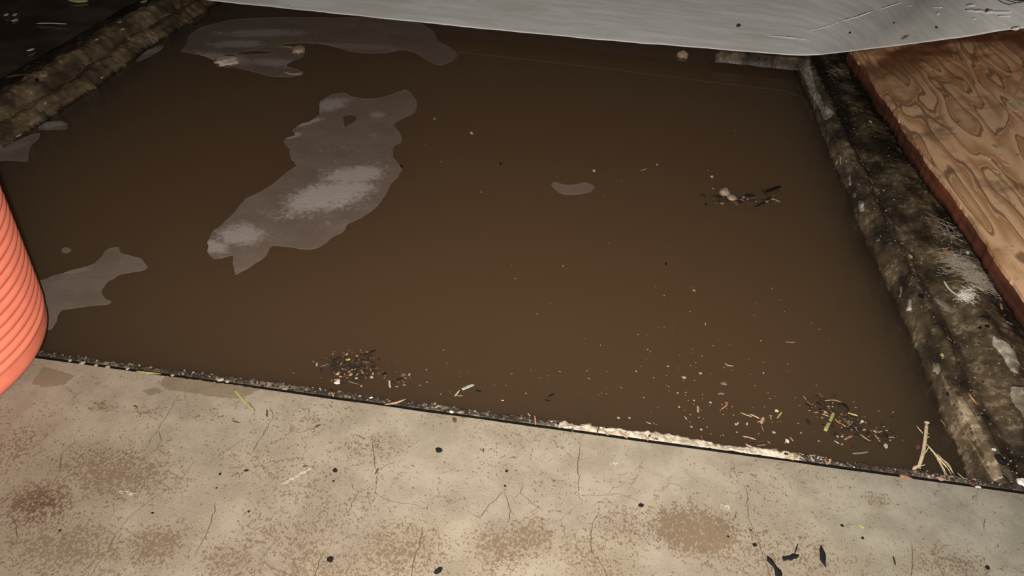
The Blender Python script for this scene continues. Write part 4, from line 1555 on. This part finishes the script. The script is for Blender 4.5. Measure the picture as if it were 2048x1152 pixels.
# --- on the right ledge
S('ledge', 'orange', 'splinter', [(1936, 785), (1944, 798), (1950, 806), (1957, 815)], 4.4, 'curved orange splinter on the muddy right ledge', th=.6)
Fk('ledge', 'black', 'bark_piece', 1967, 836, 17, 7, -0.2, 'glossy black pellet on the right ledge below the orange splinter', th=.008)
Fk('ledge', 'black', 'bark_piece', 1999, 921, 14, 15, 0.4, 'large black flake on the near end of the right ledge', th=.008)
S('ledge', 'black', 'twig', [(2004, 950), (2020, 966), (2036, 981)], 3.4, 'thin black twig in the near right corner of the pit')
Fk('ledge', 'white', 'crumb', 2041, 973, 14, 16, 0.3, 'bright white chunk in the near right corner of the pit', th=.016)
Fk('ledge', 'white', 'flake', 1988, 900, 9, 4)
Fk('ledge', 'yellow', 'crumb', 1884, 711, 7, 6, label='pale yellow speck above the white chip on the right ledge')
Fk('ledge', 'orange', 'flake', 1894, 506, 12, 11, 0.3, 'orange flake among the dry fibres on the right ledge')
S('ledge', 'white', 'splinter', [(1904, 509), (1912, 513), (1922, 519)], 4.4, 'small white feather-like sliver beside the orange flake')
S('ledge', 'orange', 'splinter', [(2001, 607), (2004, 620)], 5)
S('ledge', 'pale', 'splinter', [(2013, 644), (2026, 651)], 4)
S('ledge', 'black', 'twig', [(1956, 635), (1968, 634), (1980, 636)], 5)
S('ledge', 'black', 'twig', [(1946, 601), (1956, 604), (1965, 606)], 4)
S('ledge', 'black', 'twig', [(1864, 650), (1876, 648), (1888, 655)], 4)
Fk('ledge', 'black', 'crumb', 1960, 656, 6, 6)
Fk('ledge', 'black', 'crumb', 1974, 653, 10, 5)
Fk('ledge', 'black', 'crumb', 1896, 790, 7, 7)
Fk('ledge', 'black', 'crumb', 1843, 593, 14, 8)
Fk('ledge', 'pale', 'flake', 1820, 513, 7, 6, label='round pale speck on the dark middle of the right ledge')
Fk('ledge', 'white', 'flake', 1935, 506, 6, 5)
Fk('ledge', 'white', 'flake', 1949, 533, 5, 5)
Fk('ledge', 'white', 'flake', 1844, 349, 9, 7, label='white flake at the foot of the reddish timber edge')
Fk('ledge', 'white', 'flake', 1741, 244, 5, 4)
Fk('ledge', 'grey', 'leaf_scrap', 1886, 610, 16, 16, 0.5, 'greyish leaf scrap below the white wisp on the right ledge')
# pale mortar patches left on the ledge, parts of the ledge
mort2 = mat_mud('old_pale_mortar', (0.13, 0.102, 0.07, 1), (0.29, 0.24, 0.175, 1), (0.46, 0.40, 0.315, 1), 0.56, 0.8)


def ledge_patch(ring, zf, parent, mat, th=0.006, name='mortar_patch'):
    pts = []
    n = len(ring)
    for i in range(n):
        a, b = ring[i], ring[(i + 1) % n]
        kk = max(1, int(math.hypot(b[0] - a[0], b[1] - a[1]) / 4))
        for s in range(kk):
            u = s / kk
            x, y = a[0] + (b[0] - a[0]) * u, a[1] + (b[1] - a[1]) * u
            j = 2.0
            pts.append(drop(x + j * nz(x * .3, y * .3, 1), y + j * nz(x * .3, y * .3, 8), zf))
    P2 = [Vector((p.x, p.y)) for p in pts]
    lo = Vector((min(p.x for p in P2), min(p.y for p in P2)))
    hi = Vector((max(p.x for p in P2), max(p.y for p in P2)))
    m = len(P2)
    cand = list(P2)

    def ins(p):
        r = False
        j = m - 1
        for i in range(m):
            if (P2[i].y > p.y) != (P2[j].y > p.y) and p.x < (P2[j].x - P2[i].x) * (p.y - P2[i].y) / (P2[j].y - P2[i].y) + P2[i].x:
                r = not r
            j = i
        return r
    st = 0.008
    x = lo.x
    while x < hi.x:
        y = lo.y
        while y < hi.y:
            q = Vector((x + 0.002 * nz(x * 99, y * 99), y))
            if ins(q) and min((q - p).length for p in P2) > 0.004:
                cand.append(q)
            y += st * 1.4
        x += st
    V, E, Fc, *_ = delaunay_2d_cdt(cand, [(i, (i + 1) % m) for i in range(m)], [], 1, 1e-6)
    keep = [f for f in Fc if ins(sum((V[i] for i in f), Vector((0, 0))) / 3)]
    vv = [(v.x, v.y, max(zf(v.x, v.y), -0.105) + (th * (0.8 + 0.5 * nz(v.x * 60, v.y * 60)) if k >= m else th * 0.25)) for k, v in enumerate(V)]
    nb = len(vv)
    vv2 = vv + [(v[0], v[1], v[2] - th - 0.004) for v in vv]
    ff2 = [tuple(f) for f in keep] + [tuple(nb + i for i in reversed(f)) for f in keep]
    from collections import Counter
    ec = Counter()
    for f in keep:
        for i in range(len(f)):
            ec[(f[i], f[(i + 1) % len(f)])] += 1
    for (a, b) in list(ec):
        if (b, a) not in ec:
            ff2.append((b, a, nb + a, nb + b))
    return mesh_obj(name, vv2, ff2, mat, parent=parent)


ledge_patch([(1880, 742), (1902, 775), (1932, 800), (1950, 830), (1968, 862), (1985, 895), (2000, 930), (2008, 955), (1988, 962), (1968, 935), (1950, 900), (1930, 868), (1916, 835), (1898, 800)],
            z_right, wall_right, mat_mud('silt_sheen_tan', (0.085, 0.058, 0.033, 1), (0.20, 0.145, 0.088, 1), (0.34, 0.265, 0.175, 1), 0.56, 0.26), 0.003, 'silt_sheen_patch')  # wet silt on the crest, its sheen also painted as lighter tan
for ring in [[(1597, 117), (1618, 119), (1622, 140), (1628, 165), (1640, 190), (1648, 210), (1666, 222), (1664, 232), (1652, 240), (1645, 236), (1638, 215), (1622, 190), (1612, 165), (1604, 148), (1598, 140)],
             [(1676, 312), (1682, 316), (1681, 328), (1674, 326)], [(1696, 354), (1703, 357), (1702, 371), (1694, 368)],
             [(1718, 398), (1727, 404), (1728, 422), (1720, 425), (1715, 412)], [(1706, 384), (1712, 388), (1711, 396), (1706, 393)],
             [(1753, 473), (1759, 478), (1757, 487), (1752, 483)], [(1799, 570), (1804, 574), (1803, 594), (1798, 594)],
             [(1818, 596), (1822, 602), (1823, 620), (1811, 623), (1815, 610)], [(1868, 722), (1878, 728), (1881, 741), (1873, 752), (1866, 742), (1864, 732)],
             [(1985, 672), (2010, 680), (2030, 700), (2040, 730), (2036, 748), (2020, 740), (2005, 712), (1985, 690)],
             [(2024, 770), (2060, 775), (2070, 830), (2056, 850), (2040, 822), (2026, 806), (2020, 786)]]:
    ledge_patch(ring, z_right, wall_right, mort2, 0.004)

# dry fibre tufts on the right ledge


def tuft(c_px, n, spread, length, w, mat, label, dirs=(0, 2 * math.pi), curl=0.5, zone='ledge', lift=0.02):
    base = place(zone, *c_px)
    V, Fq = [], []
    rng = random.Random(int(c_px[0] * 7 + c_px[1]))
    for i in range(n):
        p = base + Vector((rng.gauss(0, spread), rng.gauss(0, spread * 1.6), 0))
        zg = z_right(p.x, p.y) if zone == 'ledge' else p.z
        p.z = zg + rng.uniform(0, lift)
        a = rng.uniform(*dirs)
        L = length * rng.uniform(0.5, 1.2)
        el = rng.uniform(-0.15, 0.35)
        cv = rng.uniform(-curl, curl)
        s0 = len(V)
        m = 6
        for j in range(m + 1):
            u = j / m
            aa = a + cv * u * 2
            q = p + Vector((math.cos(aa), math.sin(aa), math.sin(el))) * (L * (u - 0.3))
            if zone == 'ledge':
                q.z = max(q.z, z_right(q.x, q.y) + 0.001)
            sd = Vector((-math.sin(aa), math.cos(aa), 0)) * w * (1 - 0.6 * u)
            up = Vector((0, 0, w * (1 - 0.6 * u)))
            V += [q + sd, q + up, q - sd]
        for j in range(m):
            b = s0 + j * 3
            for k in range(3):
                Fq.append((b + k, b + (k + 1) % 3, b + 3 + (k + 1) % 3, b + 3 + k))
        Fq += [(s0, s0 + 1, s0 + 2), (s0 + m * 3, s0 + m * 3 + 2, s0 + m * 3 + 1)]
    o = mesh_obj('fibre_tuft', V, Fq, mat)
    return register(o, label, 'fibre')


grey_fibre = mat_bit('grey_fluff', (0.30, 0.245, 0.185, 1), 0.8)
white_fibre = mat_bit('white_fluff', (0.72, 0.66, 0.58, 1), 0.8, 0.1)
tuft((1895, 470), 26, 0.022, 0.10, 0.0011, grey_fibre, 'loose dry grass strands at the top of the fibre heap')
tuft((1912, 530), 260, 0.020, 0.055, 0.0009, grey_fibre, 'matted grey-brown fluff on the right ledge beside the plywood', dirs=(-0.6, 0.9))
tuft((1950, 560), 220, 0.020, 0.050, 0.0009, grey_fibre, 'grey fluff reaching the reddish timber edge', dirs=(-0.7, 0.5))
tuft((1930, 596), 140, 0.0085, 0.030, 0.0008, white_fibre, 'bright white fluffy wisp on the right ledge', dirs=(0, 6.28))
S('ledge', 'white', 'splinter', [(1887, 560), (1893, 573), (1903, 585), (1920, 595)], 4.5, 'curved white feather-like strand leading to the white wisp')
tuft((1996, 590), 70, 0.010, 0.030, 0.0009, mat_bit('violet_grey_fluff', (0.26, 0.22, 0.20, 1), 0.7), 'small greyish fluff lump against the timber edge')
S('ledge', 'straw', 'straw_piece', [(1940, 570), (1955, 575), (1968, 584)], 5)
tuft((1672, 150), 16, 0.02, 0.07, 0.0012, grey_fibre, 'faint cobweb-like fibres at the far end of the right ledge')
tuft((1840, 290), 12, 0.012, 0.06, 0.0012, grey_fibre, 'thin fibres hanging by the timber edge midway')
S('ply', 'straw', 'straw_piece', [(2050, 143), (2038, 172), (2021, 206)], 4, 'single straw lying on the far part of the plywood')
for (x, y) in [(1988, 296), (1992, 345), (2003, 368), (1975, 318), (2010, 330)]:
    Fk('ply', 'straw', 'crumb', x, y, 8, 8, label='pale dust crumb on the plywood sheet')

# --- on and under the panel
wire = mat_bit('dark_wire', (0.03, 0.025, 0.02, 1))
spid = empty('wire_scrap', on_panel(2030, 5, 0.01)[0])
tag(spid, 'thin dark wiry tangle on the upper right of the pale panel', 'twig')
for pts in [[(1990, -4), (2004, 8), (2020, 14), (2044, 6)], [(2010, -2), (2030, 4), (2046, 4)], [(1996, -6), (2012, 3), (2040, 10), (2048, 8)]]:
    sliver_mesh([on_panel(x, y, 0.006 + 0.004 * (i % 2))[0] for i, (x, y) in enumerate(pts)], 0.0035, wire, 'strand', 0.9, (0.6, 0.6), 0.1, parent=spid)
fleck_mesh(on_panel(2045, 6, 0.008)[0], 0.012, 0.004, 0, wire, 'knot', 0.012, parent=spid)


def panel_fleck(px, py, w, h, colour, label, name='dirt_clump', cat='dirt'):
    c, N = on_panel(px, py)
    su = N.cross(Vector((0, 1, 0))).cross(N).normalized()
    sx = su.cross(N)
    n = 9
    sd = random.random() * 40
    V = []
    for lay, (s, d) in enumerate(((1.0, 0.0), (0.85, 0.004), (0.45, 0.007))):
        for k in range(n):
            a = 2 * math.pi * k / n
            q = s * (1 + 0.5 * nz(math.cos(a) * 1.8, math.sin(a) * 1.8, sd))
            V.append(c + sx * (0.5 * w * 0.0023 * q * math.cos(a)) + su * (0.5 * h * 0.0034 * q * math.sin(a)) + N * (d - 0.001))
    Fq = [tuple(range(n)), tuple(2 * n + k for k in range(n))]
    for L in (0, n):
        for k in range(n):
            Fq.append((L + k, L + (k + 1) % n, L + n + (k + 1) % n, L + n + k))
    o = mesh_obj(name, V, Fq, BIT[colour])
    return register(o, label, cat)


panel_fleck(1477, 51, 12, 8, 'brown', 'brown dirt clump on the middle of the pale panel')
for a, b2 in [((1465, 55), (1474, 52)), ((1482, 54), (1500, 44)), ((1482, 52), (1496, 66)), ((1468, 48), (1476, 51))]:
    pass
panel_fleck(1877, 27, 8, 12, 'white', 'white chip stuck on the right part of the pale panel', 'paint_chip', 'chip')
panel_fleck(1974, 21, 9, 7, 'red', 'rust-brown spot over the white scratches on the panel')
panel_fleck(1700, 66, 5, 4, 'dark', 'small dark dirt speck below the long panel scratch')
panel_fleck(1788, 46, 4, 4, 'dark', 'small dark dirt speck right of the long panel scratch')
panel_fleck(1810, 75, 14, 8, 'grey', 'smudged grey dirt spot low on the right part of the panel')
panel_fleck(1873, 55, 4, 6, 'dark', 'tiny dark mark below the white chip on the panel')
S('ply', 'pale', 'splinter', [(1936, 71), (1944, 64), (1949, 60)], 4, 'pale splinter leaning on the panel where it meets the plywood', tilt=0.02)

# --- left side
S('lfloor', 'white', 'splinter', [(72, 47.5), (100, 46.5), (134, 48.5)], 4, 'long white splinter on the dark floor beyond the left ledge')
S('lfloor', 'straw', 'wood_chip', [(136, 0), (155, 4), (177, 3)], 10, 'straw-coloured wood piece at the top frame edge')
S('lledge', 'pale', 'wood_chip', [(281, 6), (294, 2)], 6, 'pale chip on the far end of the left ledge')
S('lledge', 'orange', 'bark_piece', [(12, 155), (35, 151), (58, 149), (72, 152)], 5, 'thin orange-brown bark strip on the left ledge')
S('lledge', 'black', 'bark_piece', [(15, 162), (42, 157), (72, 156), (76, 166)], 9, 'black bark piece under the orange-brown strip on the left ledge')
for (x, y) in [(30, 41), (30, 30), (12, 30), (62, 100)]:  # white flakes standing in for glints on the wet floor
    Fk('lfloor', 'white', 'flake', x, y, 6, 6, label='small white painted glint on the dark floor beyond the left ledge')
for (x, y) in [(240, 45), (246, 59), (258, 78), (286, 110), (91, 207), (88, 152), (193, 80), (203, 156), (38, 272)]:
    Fk('lledge', 'pale', 'crumb', x, y, 5, 5, label='small pale crumb on the gritty left ledge')

# ------------------------------------------------------------------ fine crumbs nobody could count


def crumbs(name, pts, size, mat, label, cat, flat=0.4):
    """one mesh of many little angular grains; pts = list of world points"""
    V, Fq = [], []
    rng = random.Random(len(pts) + 11)
    for p in pts:
        s = size * rng.uniform(0.35, 1.15) * (1.6 if rng.random() < 0.08 else 1)
        a = rng.uniform(0, 6.28)
        el = rng.uniform(0.45, 1.0)
        b = len(V)
        for k in range(5):
            t2 = a + 2 * math.pi * k / 5 + rng.uniform(-.35, .35)
            x, y = s * math.cos(t2), s * el * math.sin(t2)
            V.append((p[0] + x, p[1] + y, p[2]))
        for k in range(5):
            q = V[b + k]
            V.append((p[0] + (q[0] - p[0]) * 0.7, p[1] + (q[1] - p[1]) * 0.7, p[2] + s * flat * rng.uniform(0.6, 1.3)))
        Fq.append(tuple(b + 5 + k for k in range(5)))
        for k in range(5):
            Fq.append((b + k, b + (k + 1) % 5, b + 5 + (k + 1) % 5, b + 5 + k))
    o = mesh_obj(name, V, Fq, mat, smooth_shade=False)
    tag(o, label, cat, kind='stuff')
    return o


R = random.Random(5)


def cloud(blobs, n, zone):
    out = []
    for (x, y, sx, sy, wgt) in blobs:
        for _ in range(int(n * wgt)):
            out.append(place(zone, R.gauss(x, sx), R.gauss(y, sy)))
    return out


A_BL = [(690, 735, 22, 13, .6), (720, 738, 18, 12, .4), (735, 715, 10, 7, .15)]
crumbs('litter_crumbs', cloud(A_BL, 75, 'raftA'), 0.0040, BIT['brown'], 'fine brown leaf litter crumbs in the raft by the slab edge', 'litter')
crumbs('litter_crumbs', cloud(A_BL, 130, 'raftA'), 0.0055, BIT['dark'], 'fine dark leaf litter crumbs in the raft by the slab edge', 'litter')
crumbs('litter_crumbs', cloud(A_BL, 50, 'raftA'), 0.0032, BIT['tan'], 'fine tan leaf litter crumbs in the raft by the slab edge', 'litter')
crumbs('litter_crumbs', cloud([(800, 760, 12, 8, 1)], 32, 'raftA2'), 0.0040, BIT['brown'], 'fine brown crumbs in the small litter clump', 'litter')
B_BL = [(1650, 815, 20, 12, .35), (1690, 850, 28, 16, .5), (1760, 872, 18, 10, .25), (1720, 840, 40, 25, .15)]
crumbs('litter_crumbs', cloud(B_BL, 120, 'raftB'), 0.0046, BIT['dark'], 'fine dark litter crumbs left of the straw stalk', 'litter')
crumbs('litter_crumbs', cloud(B_BL, 60, 'raftB'), 0.0030, BIT['tan'], 'fine tan litter crumbs left of the straw stalk', 'litter')
C_BL = [(1440, 396, 14, 6, .4), (1490, 400, 20, 5, .5), (1535, 395, 14, 8, .3)]
crumbs('litter_crumbs', cloud(C_BL, 90, 'raftC'), 0.0065, BIT['dark'], 'fine dark crumbs of the far litter raft', 'litter')
crumbs('litter_crumbs', cloud(C_BL, 22, 'raftC'), 0.0042, BIT['grey'], 'fine grey crumbs of the far litter raft', 'litter')
specks = [place('open', R.uniform(1270, 1660), R.triangular(560, 905, 880)) for _ in range(120)]
specks += [place('open', R.uniform(850, 1600), R.uniform(230, 720)) for _ in range(45)]
specks += [place('open', R.uniform(560, 1250), 700 + (R.uniform(560, 1250) * 0 + R.uniform(20, 95))) for _ in range(40)]
specks = [p for p in specks if p.y > 1.26]
crumbs('water_specks', specks, 0.0021, BIT['tan'], 'tiny pale specks drifting on the brown water', 'specks')
dsp = [place('open', R.uniform(250, 1750), 0.138 * R.uniform(250, 1750) + 0) for _ in range(0)]
gr = []
for _ in range(2600):
    x = R.uniform(-1.6, 0.98)
    y = R.uniform(1.2285, strip_edge(x))
    gr.append((x, y, strip_z(x, y)))
crumbs('edge_grit', gr[:1300], 0.0036, BIT['dark'], 'fine dark grit packed along the slab edge strip', 'grit', 0.7)
crumbs('edge_grit', [g for g in gr[1300:1900]], 0.0026, BIT['grey'], 'fine grey grit packed along the slab edge strip', 'grit', 0.7)
crumbs('edge_grit', [g for g in gr[2100:2190] if g[0] > 0.45 or g[0] < -0.3], 0.0030, BIT['pale'], 'fine pale grit packed along the slab edge strip', 'grit', 0.7)
lg = []
for _ in range(900):
    y = R.uniform(1.22, 3.7)
    x = 0.955 + abs(R.gauss(0.0, 0.12))
    if x < 1.24:
        lg.append((x, y, z_right(x, y)))
crumbs('ledge_grit', lg[:550], 0.0038, BIT['dark'], 'fine dark grit scattered over the right ledge', 'grit', 0.6)
crumbs('ledge_grit', lg[550:], 0.0022, BIT['pale'], 'fine pale grit scattered over the right ledge', 'grit', 0.6)
sg = []
for _ in range(420):
    p = at(R.uniform(-60, 2100), R.uniform(800, 1200))
    if p.y < EDGE_Y - 0.01 and (Vector((p.x - TX, p.y - TY))).length > 0.3:
        sg.append((p.x, p.y, 0.0))
crumbs('slab_grit', sg, 0.0013, BIT['brown'], 'fine brown grit sprinkled over the concrete slab', 'grit', 0.5)

# look-alikes share a group, and each says which one of the row it is
ORD = ['first', 'second', 'third', 'fourth', 'fifth', 'sixth', 'seventh', 'eighth', 'ninth', 'tenth', 'eleventh', 'twelfth', 'thirteenth', 'fourteenth']
INV = CAM_ROT.transposed()


def screen_x(o):
    v = INV @ (Vector(o.location) - Vector((0, 0, CAM_H)))
    return v.x / -v.z


for lab, obs in LABELS.items():
    if len(obs) > 1:
        obs.sort(key=screen_x)
        for i, o in enumerate(obs):
            o['group'] = lab
            if len(obs) == 2:
                o['label'] = lab + (', the left one' if i == 0 else ', the right one')
            else:
                o['label'] = lab + ', ' + ORD[i] + ' from left'
